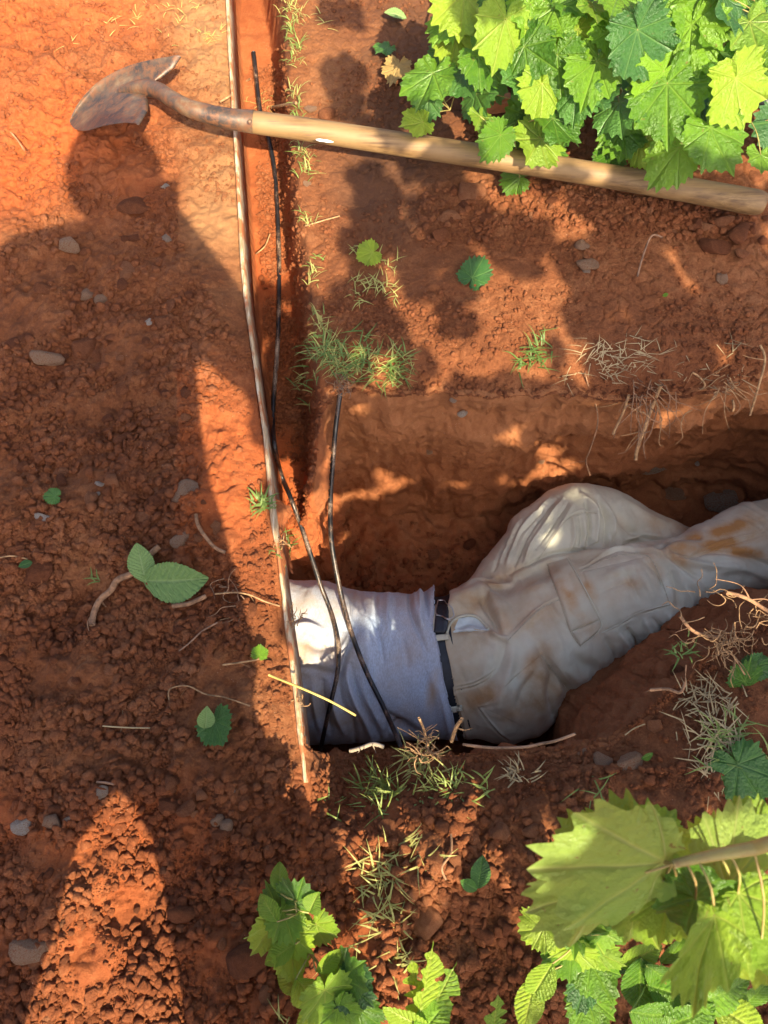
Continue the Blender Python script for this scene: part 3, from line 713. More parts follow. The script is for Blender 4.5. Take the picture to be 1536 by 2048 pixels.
U1 = [(348, 112, .140), (308, 118, .128), (250, 134, .104), (196, 164, .074), (158, 205, .042), (139, 243, .015)]
cu = []
for L in (U0, UM, U1):
    Pn = np.array([W(a, b_, z) for a, b_, z in L]); cu.append(catmull(Pn, 40))
sv = []
for i in range(40):
    for j in range(41):
        s_ = j/20-1
        a, m_, c_ = cu[0][i], cu[1][i], cu[2][i]
        p = m_+(c_-a)/2*s_+((a+c_)/2-m_)*abs(s_)**1.7
        sv.append(p-loc0)
sv = np.array(sv).reshape(40, 41, 3)
# folded foot steps at the rear edge
for j in range(41):
    s_ = abs(j/20-1)
    if s_ > 0.28:
        d = (sv[0, j]-sv[3, j]); d /= np.linalg.norm(d)
        sv[0, j] += d*0.018*min(1, (s_-0.28)*3)+np.array([0, 0, -0.004]); sv[1, j] += d*0.012*min(1, (s_-0.28)*3)+np.array([0, 0, 0.004])
    else:
        sv[0, j] = sv[0, j]*0.4+sv[2, j]*0.6; sv[1, j] = sv[1, j]*0.3+sv[2, j]*0.7
bl = mesh_np('blade', sv.reshape(-1, 3), gridfaces(40, 41), M_STEEL, shovel)
so = bl.modifiers.new('thick', 'SOLIDIFY'); so.thickness = 0.0022; so.offset = 0
sb = bl.modifiers.new('sub', 'SUBSURF'); sb.levels = sb.render_levels = 1
# scuff of white paint on the handle
mp_ = simple('white_paint', (0.72, 0.74, 0.74), 0.5, 0.1)
q0 = [W(632+i*7, 279+i*1.0, .158) for i in range(6)]
mb = MB(); mb.tube(np.array(q0)-loc0-[0, 0.0, 0.0], [0.0012, 0.0035, 0.003, 0.0035, 0.0025, 0.001], 8, flat=0.6); mb.build('paint_smear', mp_, shovel)

# ------------------------------------------------------------------ leaves
def palmate(seed, fan=False):
    r = np.random.default_rng(seed); NP, NRG = 168, 9
    ph = np.linspace(-np.pi, np.pi, NP, endpoint=False); ap = np.abs(ph)
    R = np.interp(np.degrees(ap), [0, 12, 28, 45, 62, 85, 105, 130, 150, 166, 174, 180], [1.0, 0.93, 0.83, 0.85, 0.75, 0.66, 0.65, 0.57, 0.50, 0.40, 0.24, 0.05])
    if fan: R = R*np.interp(np.degrees(ap), [0, 8, 30, 55, 85, 110, 150, 180], [0.86, 0.92, 1.06, 1.0, 0.72, 0.42, 0.22, 0.3])
    R = R*(1+0.12*vnoise(ph*2.2+seed, ph*0, s=seed))
    nt_ = 13; u = (ap/np.pi*nt_*1.05+0.5) % 1.0
    teeth = (1-np.abs(2*u-1))**1.3; R = R*(0.89+0.17*teeth**0.8*(ap < 2.95)*(0.8+1.0*vnoise(ph*9, ph*0, s=seed+3)))
    vang = np.radians([0, 40, -40, 82, -82, 128, -128])
    V = [[0, 0, 0]]; vein = [1.0]; cup = r.uniform(-0.38, 0.18); ed = r.uniform(0.03, 0.10); k1 = r.uniform(0, 6)
    fr = np.linspace(0, 1, NRG+1)[1:]**0.9
    for f in fr:
        x = np.sin(ph)*R*f; y = np.cos(ph)*R*f
        dv = np.min(np.abs(((ph[:, None]-vang+np.pi) % (2*np.pi))-np.pi), 1)*f
        z = cup*(x*x+0.6*(y-0.3)**2)+ed*np.sin(ph*5+k1)*f**3+0.05*np.sin(ph*11+k1*2)*f**4*0.6+0.05*np.abs(x)*1.0-0.04*np.exp(-(dv/0.05)**2)*f*0.6
        z = z+0.05*vnoise(x*4+seed, y*4, s=seed)
        V += np.stack([x, y, z], -1).tolist(); vein += np.exp(-(dv/0.016)**2).tolist()
    V = np.array(V)
    Fc = [[0, 1+i, 1+(i+1) % NP] for i in range(NP)]
    for k in range(NRG-1):
        a = 1+k*NP
        Fc += [[a+i, a+NP+i, a+NP+(i+1) % NP, a+(i+1) % NP] for i in range(NP)]
    return V, Fc, np.array(vein)
def ovate(seed, wid=0.30, ragged=0.0):
    r = np.random.default_rng(seed); NT, NS = 60, 17
    V = []; vein = []; bend = r.uniform(-0.25, 0.1); fold = r.uniform(0.1, 0.35)
    for i in range(NT):
        t = i/(NT-1); w = wid*(np.sin(np.pi*t**0.75)**0.85)+0.004
        w *= 1+0.10*((t*22) % 1.0)
        for j in range(NS):
            s = j/(NS-1)*2-1
            ww = w*(1-ragged*0.8*max(0, vnoise(t*9, s*1.0+5*np.sign(s), s=seed)+0.25)*2) if ragged else w
            x = s*ww; y = t-0.10*0+abs(s)*ww*0.25
            rib = abs(((t-abs(s)*0.16)*11) % 1.0-0.5)
            z = fold*abs(x)+bend*(t-0.3)**2+0.008*np.cos(rib*6.28)+0.02*vnoise(t*6, s*2, s=seed)
            V.append([x, y, z]); vein.append(max(np.exp(-(x/0.010)**2), 0.7*np.exp(-((0.5-rib)/0.07)**2)))
    return np.array(V), gridfaces(NT, NS).tolist(), np.array(vein)
def leaf_data(name, mk, mat):
    V, Fc, ve = mk; o = mesh_np(name, V, Fc, mat, link=False); 
    a = o.data.attributes.new('vein', 'FLOAT', 'POINT'); a.data.foreach_set('value', ve.astype(np.float32))
    d = o.data; bpy.data.objects.remove(o); return d
M_LEAFN = leaf_mat('near_leaf', (0.22, 0.38, 0.06), (0.32, 0.47, 0.10), (0.55, 0.60, 0.25), 0.50, 0.35, 0.8, 0.4)  # paler than the other vine leaves: sky sheen painted into the colour
PALM = {}
for key, mat in (('g', M_LEAF), ('y', M_LEAFY), ('d', M_LEAFD), ('n', M_LEAFN)):
    PALM[key] = [leaf_data('leaf', palmate(300+i), mat) for i in range(6)]
PALM['n'] = [leaf_data('leaf', palmate(500+i, True), M_LEAFN) for i in range(4)]; PALM['m'] = [leaf_data('leaf', palmate(510+i, True), M_LEAFY) for i in range(4)]
OVAL = {k: [leaf_data('leaf', ovate(400+i), mat) for i in range(3)] for k, mat in (('g', M_LEAF), ('y', M_LEAFY), ('d', M_LEAFD), ('p', M_LEAFPALE), ('b', M_DRYLEAF))}
RAG = [leaf_data('leaf', ovate(450+i, 0.26, 0.9), M_LEAFY) for i in range(3)]
def leaf_at(px, py, z, size, ang, data, parent=None, tilt=(0, 0), name='leaf', center=True, scale_x=1.0):
    """size = length in photo pixels; ang = way the tip points in the picture, degrees (0 right, 90 up)"""
    d = dist_at(px, py, z); L = size*d/F; a = math.radians(ang)
    y = (RIGHT*math.cos(a)+UP*math.sin(a)).normalized(); n = TOCAM.copy()
    x = y.cross(n).normalized()
    M = Matrix((x, y, n)).transposed().to_4x4() @ Matrix.Rotation(math.radians(tilt[0]), 4, 'X') @ Matrix.Rotation(math.radians(tilt[1]), 4, 'Y')
    p = V3(px, py, z)
    if center: p = p-(M.to_3x3() @ Vector((0, 0.42*L, 0)))
    o = bpy.data.objects.new(name, data); C.objects.link(o)
    MM = Matrix.Translation(p) @ M @ Matrix.Diagonal((L*scale_x, L, L, 1))
    if parent is not None:
        o.parent = parent; o.matrix_parent_inverse = Matrix.Identity(4); MM = Matrix.Translation(-parent.location) @ MM
    o.matrix_basis = MM
    return o, p
def vine(name, label, cat, base, leaves, stems, smat=None, tiltr=28, petiole=0.0011):
    """leaves: (px, py, z, size, ang, key[, kind]); stems: lists of (px, py, z, radius m)"""
    b0 = V3(*base); root = empty(name, b0); tag(root, label, cat)
    mb = MB(); sp = []
    for s in stems:
        P = [np.array(V3(*q[:3])-b0) for q in s]; mb.tube(P, [q[3] for q in s], 8, sub=len(s)*7); sp += [Vector(x) for x in catmull(np.array(P), len(s)*6)]
    for L in leaves:
        px, py, z, size, ang, key = L[:6]; kind = L[6] if len(L) > 6 and isinstance(L[6], str) else 'palm'; sx_ = L[6] if len(L) > 6 and not isinstance(L[6], str) else random.uniform(0.9, 1.1)
        src = {'palm': PALM, 'oval': OVAL}[kind][key] if kind != 'rag' else RAG
        o, p = leaf_at(px, py, z, size, ang, random.choice(src), root, (random.uniform(-tiltr, tiltr), random.uniform(-tiltr, tiltr)), scale_x=sx_)
        q = p-b0
        c = min(sp, key=lambda s_: (s_-q).length) if sp else Vector((0, 0, 0))
        if (c-q).length > 0.12: c = q+(c-q).normalized()*0.12
        midp = (q+c)/2+Vector((0, 0, 0.008))
        mb.tube([np.array(q), np.array(midp), np.array(c)], petiole, 5, sub=7)
    mb.build('stem', smat or M_VSTEM, root)
    return root
random.seed(21)
TL = [(925,28,.30,118,-80),(930,95,.24,105,-70),(1000,85,.31,112,-120),(1010,20,.33,90,-60),(935,170,.22,92,-60),(852,178,.22,100,-100),(855,222,.17,60,-70),(872,130,.16,60,-120),(1075,112,.30,100,-60),(1118,45,.33,100,-95),(1190,25,.35,95,-90),(1255,15,.36,110,-70),
 (1288,108,.34,128,-80),(1180,165,.28,105,-105),(1118,150,.27,100,-80),(1395,35,.36,125,-100),(1378,105,.33,130,-70),(1455,20,.38,120,-80),(1510,75,.34,115,-95),(1335,222,.28,142,-85),(1480,205,.30,128,-70),(1440,295,.26,118,-80),
 (1332,330,.20,105,-105),(1240,232,.25,105,-80),(1130,262,.20,98,-70),(1068,300,.16,92,-100),(1085,205,.24,92,-85),(985,292,.19,70,-115),(968,250,.2,56,-90),(826,248,.17,60,-150),(1225,330,.09,66,-60),(1290,310,.12,66,-90),(1522,325,.2,62,-90),
 (1160,95,.30,92,-60),(1020,357,.05,62,-170),(1150,212,.24,80,-100),(1200,195,.25,85,-70),(1425,150,.3,100,-100),(1500,140,.3,95,-80),(1222,85,.33,92,-110),(1040,165,.26,88,-80),(978,135,.26,88,-60),(890,60,.26,80,-110),(1330,60,.34,110,-60),(1440,100,.33,110,-80),(1300,170,.3,95,-120),(1060,40,.32,90,-100),(1150,10,.34,90,-60),(960,205,.2,80,-100),(1250,285,.14,80,-60),(1390,250,.22,84,-90),(1100,320,.1,70,-60)]
tl = []
for (a, b_, z, s, ang) in TL:
    tl.append((a, b_, z, s*0.86, ang+random.uniform(-25, 25), random.choice('gggyd')))
for k in range(58):
    a = random.uniform(930, 1560); b_ = random.uniform(-30, 290-(60 if a < 1000 else 0))
    tl.append((a, b_, random.uniform(0.08, 0.17), random.uniform(62, 92), random.uniform(-150, -30), random.choice('ddg')))  # under-layer mostly in the dark leaf colour, painting shade into the gaps
stems = [[(1100,-60,.2,.0035),(1160,60,.25,.0035),(1200,130,.22,.003),(1250,200,.16,.0025),(1230,300,.08,.002)],
         [(1160,60,.25,.003),(1060,140,.2,.0025),(1040,210,.17,.002),(1038,240,.15,.0015),(985,300,.17,.0012)],
         [(1400,-60,.28,.0035),(1420,60,.27,.003),(1460,150,.24,.003),(1500,240,.2,.002)],
         [(1250,200,.16,.0025),(1330,290,.13,.002),(1400,340,.1,.0015)],
         [(940,-50,.2,.003),(900,60,.17,.0025),(860,140,.14,.002),(900,220,.12,.0015)]]
vine('grapevine', 'dense leafy green vine spilling over the top right corner above the shovel handle', 'vine', (1200, 100, 0.0), tl, stems, tiltr=42)

# small vine at the bottom, middle
vine('vine_shoot', 'short leafy vine shoot growing up at the bottom edge left of middle', 'vine', (680, 2060, 0.0),
     [(560,1760,.18,60,100,'y','oval'),(540,1820,.19,66,120,'y','oval'),(625,1810,.2,70,70,'y','oval'),(565,1905,.17,70,-150,'y','oval'),(655,1925,.17,64,30,'y','oval'),(533,1872,.16,77,-130,'y'),(548,1800,.17,67,115,'g'),(598,1785,.20,73,75,'g'),(575,1850,.18,67,-60,'y'),(598,1885,.17,62,-40,'y'),(640,1870,.15,62,-70,'y'),(585,1925,.16,72,-80,'y'),(612,1980,.15,100,-60,'y','oval'),(585,1965,.14,70,140,'y','oval'),
      (702,1942,.17,84,50,'g'),(716,1985,.16,70,-40,'d'),(650,2010,.17,84,-90,'y'),(690,2040,.16,67,-60,'g'),(625,2030,.13,92,-120,'y','oval'),(740,2020,.12,67,0,'g'),(668,1960,.15,58,100,'y')],
     [[(720,2080,.02,.003),(690,2010,.10,.0026),(650,1945,.13,.0022),(605,1880,.16,.0018),(590,1800,.18,.0012)]], tiltr=35)
vine('ragged_plant', 'insect-eaten pale green plant with ragged leaves at the bottom edge near the middle', 'plant', (850, 2080, 0.0),
     [(852,1965,.16,130,75,'y','rag'),(880,1990,.15,120,60,'y','rag'),(835,1990,.14,110,100,'y','rag'),(820,2040,.15,110,150,'y','oval'),(860,2045,.15,100,40,'g','oval'),(990,2040,.10,90,85,'y','rag')],
     [[(845,2090,.02,.0025),(850,2020,.10,.002),(865,1950,.15,.0012)]], M_GSTEM, 25)
# bramble with smooth leaves lower right
vine('bramble', 'low bramble with bright oval leaves at the lower right corner', 'plant', (1380, 2080, 0.0),
     [(1280,1960,.14,115,-90,'g','oval'),(1320,1950,.15,105,-40,'g','oval'),(1275,1915,.15,95,30,'y','oval'),(1340,1985,.14,120,-20,'g','oval'),(1300,2030,.14,125,-20,'g','oval'),(1370,2040,.13,120,40,'g','oval'),(1440,1990,.15,140,10,'g','oval'),(1240,1925,.12,90,150,'d','oval'),
      (1470,2035,.13,120,-30,'y','oval'),(1400,1960,.12,100,80,'d','oval'),(1510,1990,.12,90,60,'g','oval'),(1345,1905,.12,90,60,'g','oval'),(1500,1930,.11,80,-30,'d','oval')],
     [[(1390,2090,.02,.003),(1350,2000,.08,.002),(1300,1945,.12,.0015)],[(1400,2090,.02,.003),(1450,2000,.1,.002),(1500,1980,.11,.001)]], M_GSTEM, 25)
vine('curled_vine', 'thin brown vine with small lobed leaves between the big leaf and the bottom edge', 'vine', (1200, 2090, 0.0),
     [(1065,1860,.20,62,-150,'y'),(1120,1925,.18,80,-130,'g'),(1085,1960,.18,95,-120,'y','oval'),(1060,2000,.17,100,-110,'y','oval'),(1190,1880,.20,90,-60,'y'),(1150,1860,.2,84,-100,'g'),(1200,1960,.17,76,-60,'g'),(1165,1985,.15,72,-120,'d'),(1185,2030,.14,80,-80,'g'),(1240,1870,.2,76,-30,'g'),(1150,1925,.18,70,-80,'y'),(1215,1915,.18,60,-20,'y')],
     [[(1205,2090,.03,.003),(1190,1990,.12,.0025),(1175,1930,.16,.002),(1150,1870,.19,.0015)]], tiltr=35)
# the big leaves close to the camera
vine('near_vine', 'big yellow-green serrated leaves on a brown stem close to the camera at the lower right', 'vine', (1900, 1700, 0.70),
     [(1212,1738,.86,320,180,'n',.70),(1150,1790,.83,210,205,'n',.8),(1235,1680,.81,180,135,'m',.8),(1160,1700,.80,120,170,'m',1.0),(1470,1825,.825,220,-22,'g',.55),(1405,1915,.84,230,-100,'m',.50),(1470,1690,.82,190,75,'n',.8),(1530,1850,.83,190,-50,'m',.8),(1300,1645,.74,90,100,'g',1.0),(1530,1930,.82,120,-80,'m',1.0),(1330,1830,.80,110,-110,'m',.9),(1400,1680,.78,120,125,'m',.8),(1290,1850,.79,100,-60,'y',.9),(1510,1650,.80,130,60,'m',.8)],
     [[(1345,1728,.855,.0025),(1420,1712,.86,.0033),(1500,1698,.865,.004),(1620,1680,.86,.0045),(1900,1700,.70,.006)]], tiltr=16, petiole=0.0008)

# ------------------------------------------------------------------ loose leaves on the ground
def loose(px, py, size, ang, data, lab, z=None, tilt=(8, 8), name='leaf', cat='leaf'):
    size *= 0.74 if any(data == d for k in PALM for d in PALM[k]) else 0.92; tilt = (tilt[0]+random.uniform(-14, 14), tilt[1]+random.uniform(-14, 14))
    w = W(px, py); zz = (float(hgt(w[0], w[1], False))+0.026) if z is None else z
    o, _ = leaf_at(px, py, zz, size, ang, data, None, tilt, name); return tag(o, lab, cat)
random.seed(5)
loose(955, 537, 66, 60, PALM['d'][0], 'single green lobed leaf lying on the right bank')
loose(338, 1162, 150, 2, OVAL['p'][0], 'large pale green serrated leaf lying right of the root', tilt=(4, 4), name='fallen_leaf')
loose(284, 1132, 90, 100, OVAL['p'][1], 'pale green serrated leaf half under the upper end of the root', tilt=(4, -6), name='fallen_leaf')
loose(100, 992, 36, 180, PALM['d'][1], 'tiny dark green leaf in the dirt near the left edge')
loose(53, 1128, 30, 200, OVAL['d'][1], 'sliver of green leaf at the left edge beside a thin root')
loose(436, 1465, 84, -60, PALM['d'][2], 'crumpled dark green leaf in the dirt left of the board end', tilt=(25, 20))
loose(412, 1440, 60, 80, OVAL['p'][2], 'pale torn leaf touching the crumpled dark green leaf', tilt=(25, 20))
loose(520, 1300, 34, 80, PALM['g'][2], 'small bright green leaf at the edge of the board, level with the shirt')
loose(960, 1750, 70, 80, OVAL['d'][0], 'dull green oval leaf lying on the lower middle dirt')
loose(940, 1772, 42, 150, OVAL['d'][1], 'small green leaf joined to the dull oval leaf')
loose(1500, 1565, 125, -60, PALM['d'][3], 'large dark bluish green leaf on the near bank at the right edge', tilt=(10, 14))
loose(1496, 1345, 70, 80, PALM['g'][3], 'broad green weed leaf on the near bank near the right edge')
loose(1525, 1330, 60, 20, PALM['d'][4], 'dark weed leaf beside the broad green one at the right edge')
loose(1293, 1513, 30, 20, OVAL['g'][2], 'little round green leaf above the tilted slab of stone')
loose(730, 510, 52, 200, PALM['y'][2], 'bright curled sprig leaf right of the trench grass')
loose(765, 100, 44, 220, PALM['d'][5], 'small grey green leaf at the top, left of the vine')
loose(795, 30, 50, 170, OVAL['p'][0], 'pale narrow leaf at the top edge left of the vine', tilt=(20, 10))
loose(790, 148, 50, 250, PALM['g'][1] if False else leaf_data('leaf', palmate(333), M_DRYLEAF), 'dry tan leaf lying left of the vine')
loose(1330, 590, 14, 20, OVAL['g'][0], 'very small round leaf on the right bank')

# ------------------------------------------------------------------ roots, twigs, stalks
def strand(name, pts, r, mat, lab, cat, extra=(), ground=True, par=None):
    r = r*0.8
    P = []; R = []
    for k, q in enumerate(pts):
        px, py = q[:2]
        if len(q) > 2: z = q[2]
        else:
            w = W(px, py); z = float(hgt(w[0], w[1], False))+0.017
            w = W(px, py, z)
        P.append(W(px, py, z)); R.append(r*dist_at(px, py, z)/F*(q[3] if len(q) > 3 else 1))
    mb = MB(); mb.tube(P, R, 8, sub=len(pts)*6)
    for e in extra:
        Pe = [W(*(q if len(q) > 2 else (q[0], q[1], float(hgt(*W(q[0], q[1])[:2], False))+0.008))) for q in e]
        rr = np.linspace(0.45, 0.15, len(e))*r*dist_at(e[0][0], e[0][1], 0)/F
        mb.tube(Pe, rr, 6, sub=len(e)*5)
    o = mb.build(name, mat)
    return tag(o, lab, cat)
strand('root', [(318,1093),(300,1110),(285,1133),(262,1148),(235,1160),(222,1180),(200,1200),(188,1225),(184,1250)], 8, M_ROOT, 'thick crooked brown root lying in the dirt beside the serrated leaves', 'root',
       [[(188,1225),(176,1245),(178,1262)],[(184,1240),(195,1262),(194,1275)],[(200,1200),(212,1214)]])
strand('root', [(345,1212),(375,1208),(395,1200),(412,1192)], 6, M_ROOT, 'short grey root right of the serrated leaf', 'root', [[(395,1200),(408,1210)]])
strand('root', [(392,1028),(396,1050),(412,1075),(430,1095),(450,1105)], 4.5, M_ROOT, 'curved root next to the large brown rock', 'root')
strand('twig', [(358,1302),(380,1285),(405,1262),(435,1245)], 2.2, M_TWIG, 'thin grey twig lying in the dirt below the serrated leaf', 'twig', [[(380,1285),(362,1300)]])
strand('root', [(430,1188),(470,1185),(500,1190),(530,1203),(560,1212)], 2.2, M_ROOTPALE, 'thin pale root crossing the sunlit strip towards the board', 'root', [[(500,1190),(515,1215)],[(440,1240),(480,1230),(505,1215)]])
strand('root', [(445,1330),(480,1325),(510,1320),(530,1313)], 2.4, M_ROOTPALE, 'forked pale root at the sunlit strip beside the little green leaf', 'root', [[(480,1325),(500,1335)],[(510,1320),(495,1305),(460,1300)]])
strand('stalk', [(538,1350,.02),(600,1375,.045),(660,1402,.05),(712,1431,.045)], 3.0, M_YSTEM, 'straight yellow stalk sticking out over the shirt from the board', 'stalk')
strand('root', [(338,1400),(340,1378),(375,1372),(410,1388),(450,1395),(500,1412)], 1.8, M_ROOTPALE, 'long thin curved root in the dirt left of the board end', 'root', [[(340,1430),(338,1400)],[(375,1372),(360,1395)]])
strand('twig', [(205,1452),(250,1455),(300,1456)], 1.8, M_STRAW, 'thin straight stem lying in the dark dirt at lower left', 'twig', [[(245,1408),(245,1440),(240,1470)]])
strand('twig', [(193,1564),(215,1566),(243,1572)], 3, M_TWIG, 'short stick above the sunlit wedge', 'twig')
strand('root', [(892,1760),(884,1735),(902,1705),(902,1668)], 3.2, M_ROOT, 'bent brown root standing in the lower middle dirt', 'root')
strand('twig', [(1275,553),(1285,515),(1303,472),(1325,475)], 2.4, M_TWIG, 'thin hooked twig on the right bank below the handle', 'twig')
strand('root', [(545,215),(565,211),(592,206)], 4, M_ROOTPALE, 'short pale root sticking into the trench above the handle', 'root')
strand('root', [(440,204),(462,190),(478,172),(500,158)], 2.6, M_ROOTPALE, 'pale root curling over the board top by the shovel socket', 'root', [[(478,172),(500,180)]])
strand('root', [(512,508),(530,492),(540,468)], 1.8, M_ROOTPALE, 'thin pale root on the trench floor', 'root')
strand('root', [(610,452),(650,440),(680,432)], 1.8, M_ROOTPALE, 'thin dry root crossing the grass right of the trench', 'root')
strand('root', [(22,265),(35,280),(48,300)], 2, M_ROOTPALE, 'little root in the lit dirt at the left edge', 'root')
strand('root', [(0,1115),(25,1112),(55,1118)], 2, M_ROOTPALE, 'thin root reaching in from the left edge', 'root')
# roots hanging out of the far wall
def hang(pts, r, mat, lab, extra=()):
    return strand('hanging_root', pts, r, mat, lab, 'root', extra)
yw = -0.01
hang([(1258,790,-.03),(1248,820,-.06),(1238,842,-.09),(1226,868,-.12)], 3.6, M_ROOTPALE, 'stiff pale root end hanging over the far pit wall, left of the forked root', [[(1250,800,-.05),(1215,812,-.07),(1190,815,-.08)]])
hang([(1322,770,-.02),(1310,800,-.05),(1298,830,-.08),(1288,860,-.11),(1275,895,-.16),(1271,920,-.18)], 4.6, M_ROOTPALE, 'longest forked pale root hanging down the far pit wall',
     [[(1298,830,-.09),(1260,815,-.08),(1235,800,-.06)],[(1310,800,-.05),(1322,840,-.1),(1318,885,-.13),(1326,892,-.14)],[(1288,860,-.12),(1265,880,-.15),(1250,905,-.16)],[(1288,860,-.12),(1262,868,-.13),(1240,872,-.13)]])
hang([(1170,745,.0),(1178,775,-.03),(1192,810,-.07),(1195,850,-.12),(1180,900,-.18),(1172,922,-.21),(1180,950,-.25)], 1.7, M_ROOT, 'hair-thin dark root reaching down to the bent knee', [[(1172,922,-.21),(1150,925,-.22),(1135,928,-.22)]])
hang([(1520,690,.01),(1530,720,.0),(1515,780,-.04),(1500,830,-.1)], 3, M_ROOTPALE, 'pale root hanging at the right edge over the far pit wall', [[(1530,720,0),(1500,715,0),(1485,710,0)],[(1515,780,-.04),(1498,815,-.08)]])
hang([(1465,800,-.04),(1468,812,-.05),(1466,822,-.06)], 3, M_ROOTPALE, 'short pale root stub in the far wall near the right edge')
hang([(1385,745,.0),(1400,755,-.01),(1410,770,-.03),(1400,780,-.04)], 2.4, M_ROOTPALE, 'curled tan root on the far pit edge', [[(1385,745,0),(1375,765,-.02)]])
# roots of the near bank, right
hang([(1360,1232,.03),(1378,1255,.02),(1400,1268,.01),(1440,1275,.01)], 4.5, M_ROOT, 'thick brown root poking from the near bank under the knee', [[(1400,1268,.01),(1430,1262,.02),(1470,1268,.02)],[(1378,1255,.02),(1350,1265,.0)],[(1400,1268,.01),(1380,1285,.0)]])
hang([(1452,1185,.05),(1475,1190,.05),(1500,1200,.04),(1536,1222,.03),(1570,1240,.02)], 5, M_ROOT, 'thick forked root over the trouser leg at the right edge', [[(1500,1200,.04),(1480,1170,.06),(1430,1158,.08)],[(1500,1200,.04),(1530,1198,.05),(1550,1210,.05)]])
hang([(1370,1365,.01),(1360,1385,.01),(1335,1378,.0),(1300,1380,-.01)], 4, M_ROOT, 'crooked root lying down the near slope of the pit', [[(1372,1330,.02),(1370,1365,.01)],[(1300,1380,-.01),(1290,1385,-.02)]])
hang([(1445,1300,.02),(1465,1310,.02),(1478,1330,.02),(1490,1350,.02)], 2.2, M_ROOTPALE, 'pale arched root on the near bank beside the green weed leaf')
def tangle(px, py, n, rad, mat, lab, z0=0.02, name='root_tangle', cat='roots', seed=0, r=1.3, drop=0.0):
    rg = random.Random(seed); mb = MB()
    for k in range(n):
        a = px+rg.gauss(0, rad*0.35); b_ = py+rg.gauss(0, rad*0.3); P = []; z = z0+rg.uniform(0, 0.03); th = rg.uniform(0, 6.28)
        for s in range(5):
            P.append(W(a, b_, z)); th += rg.gauss(0, 0.7); a += math.cos(th)*rad*0.25; b_ += math.sin(th)*rad*0.25+drop*rad*.15; z += rg.uniform(-0.012, 0.010)-drop*0.01
        mb.tube(P, np.linspace(r, r*0.4, 5)*0.001*0.9, 5, sub=14)
    return tag(mb.build(name, mat), lab, cat)
tangle(1440, 1285, 34, 60, M_ROOTPALE, 'tangle of fine pale roots on the near bank beside the trouser leg', 0.01, seed=1)
tangle(1400, 1190, 8, 60, M_ROOTPALE, 'loose fine roots over the trouser shin', 0.04, seed=2)
tangle(1500, 1240, 16, 60, M_ROOTPALE, 'fine root hairs at the right edge of the near bank', 0.02, seed=12)
tangle(855, 1500, 28, 40, M_ROOTPALE, 'knot of yellowish roots at the near pit edge below the belt', -0.03, seed=3)
tangle(1300, 790, 26, 70, M_ROOT, 'fine dark root hairs along the far pit edge, middle', -0.02, seed=4, drop=1)
tangle(1450, 770, 20, 60, M_ROOTPALE, 'fine root hairs along the far pit edge near the right edge', -0.01, seed=5, drop=1)
tangle(683, 770, 22, 26, M_ROOT, 'small knot of dark roots where the clean cable leaves the bank', 0.0, seed=6)
tangle(560, 1085, 7, 26, M_ROOTPALE, 'few root hairs hanging off the board over the dark hole', -0.01, seed=7)
tangle(592, 1235, 12, 22, M_ROOTPALE, 'root hairs on the board beside the lit shirt', -0.01, seed=8)
tangle(598, 1400, 10, 20, M_ROOTPALE, 'root hairs on the board near the yellow stalk', -0.01, seed=9)
tangle(470, 1190, 12, 60, M_ROOT, 'scattered thin roots beside the sunlit strip', 0.012, seed=10)
# pale things in the near edge
strand('root', [(700,1502,-.13),(722,1496,-.12),(745,1488,-.12),(768,1494,-.12)], 5, simple('white_lichen', (0.34, 0.27, 0.20), 0.9, 0.3, 60), 'whitish knobbly root lying at the near pit edge below the shirt', 'root', [[(745,1488,-.12),(752,1506,-.14)],[(722,1496,-.12),(716,1506,-.13)]])
strand('root', [(925,1489,-.05),(965,1494,-.048),(1000,1496,-.05),(1050,1494,-.042),(1085,1487,-.045),(1110,1482,-.035),(1150,1468,-.045)], 3.6, simple('cut_root', (0.32, 0.18, 0.10), 0.85, 0.45, 30), 'long pale cut root along the near rim below the trousers', 'root')
strand('stick', [(903,1482,-.02),(912,1455,.02),(924,1438,.045)], 5, M_ROOTPALE, 'short pale stick standing at the near rim beside the belt', 'stick', [[(912,1455,.02),(930,1460,.02),(945,1456,.03)]])
strand('stick', [(855,1490,-.05),(848,1460,.0),(838,1436,.03)], 3.5, M_ROOTPALE, 'thin forked stick at the near rim in front of the shirt hem', 'stick', [[(848,1460,.0),(865,1450,.02)],[(855,1490,-.05),(820,1468,-.01),(795,1455,.0)]])

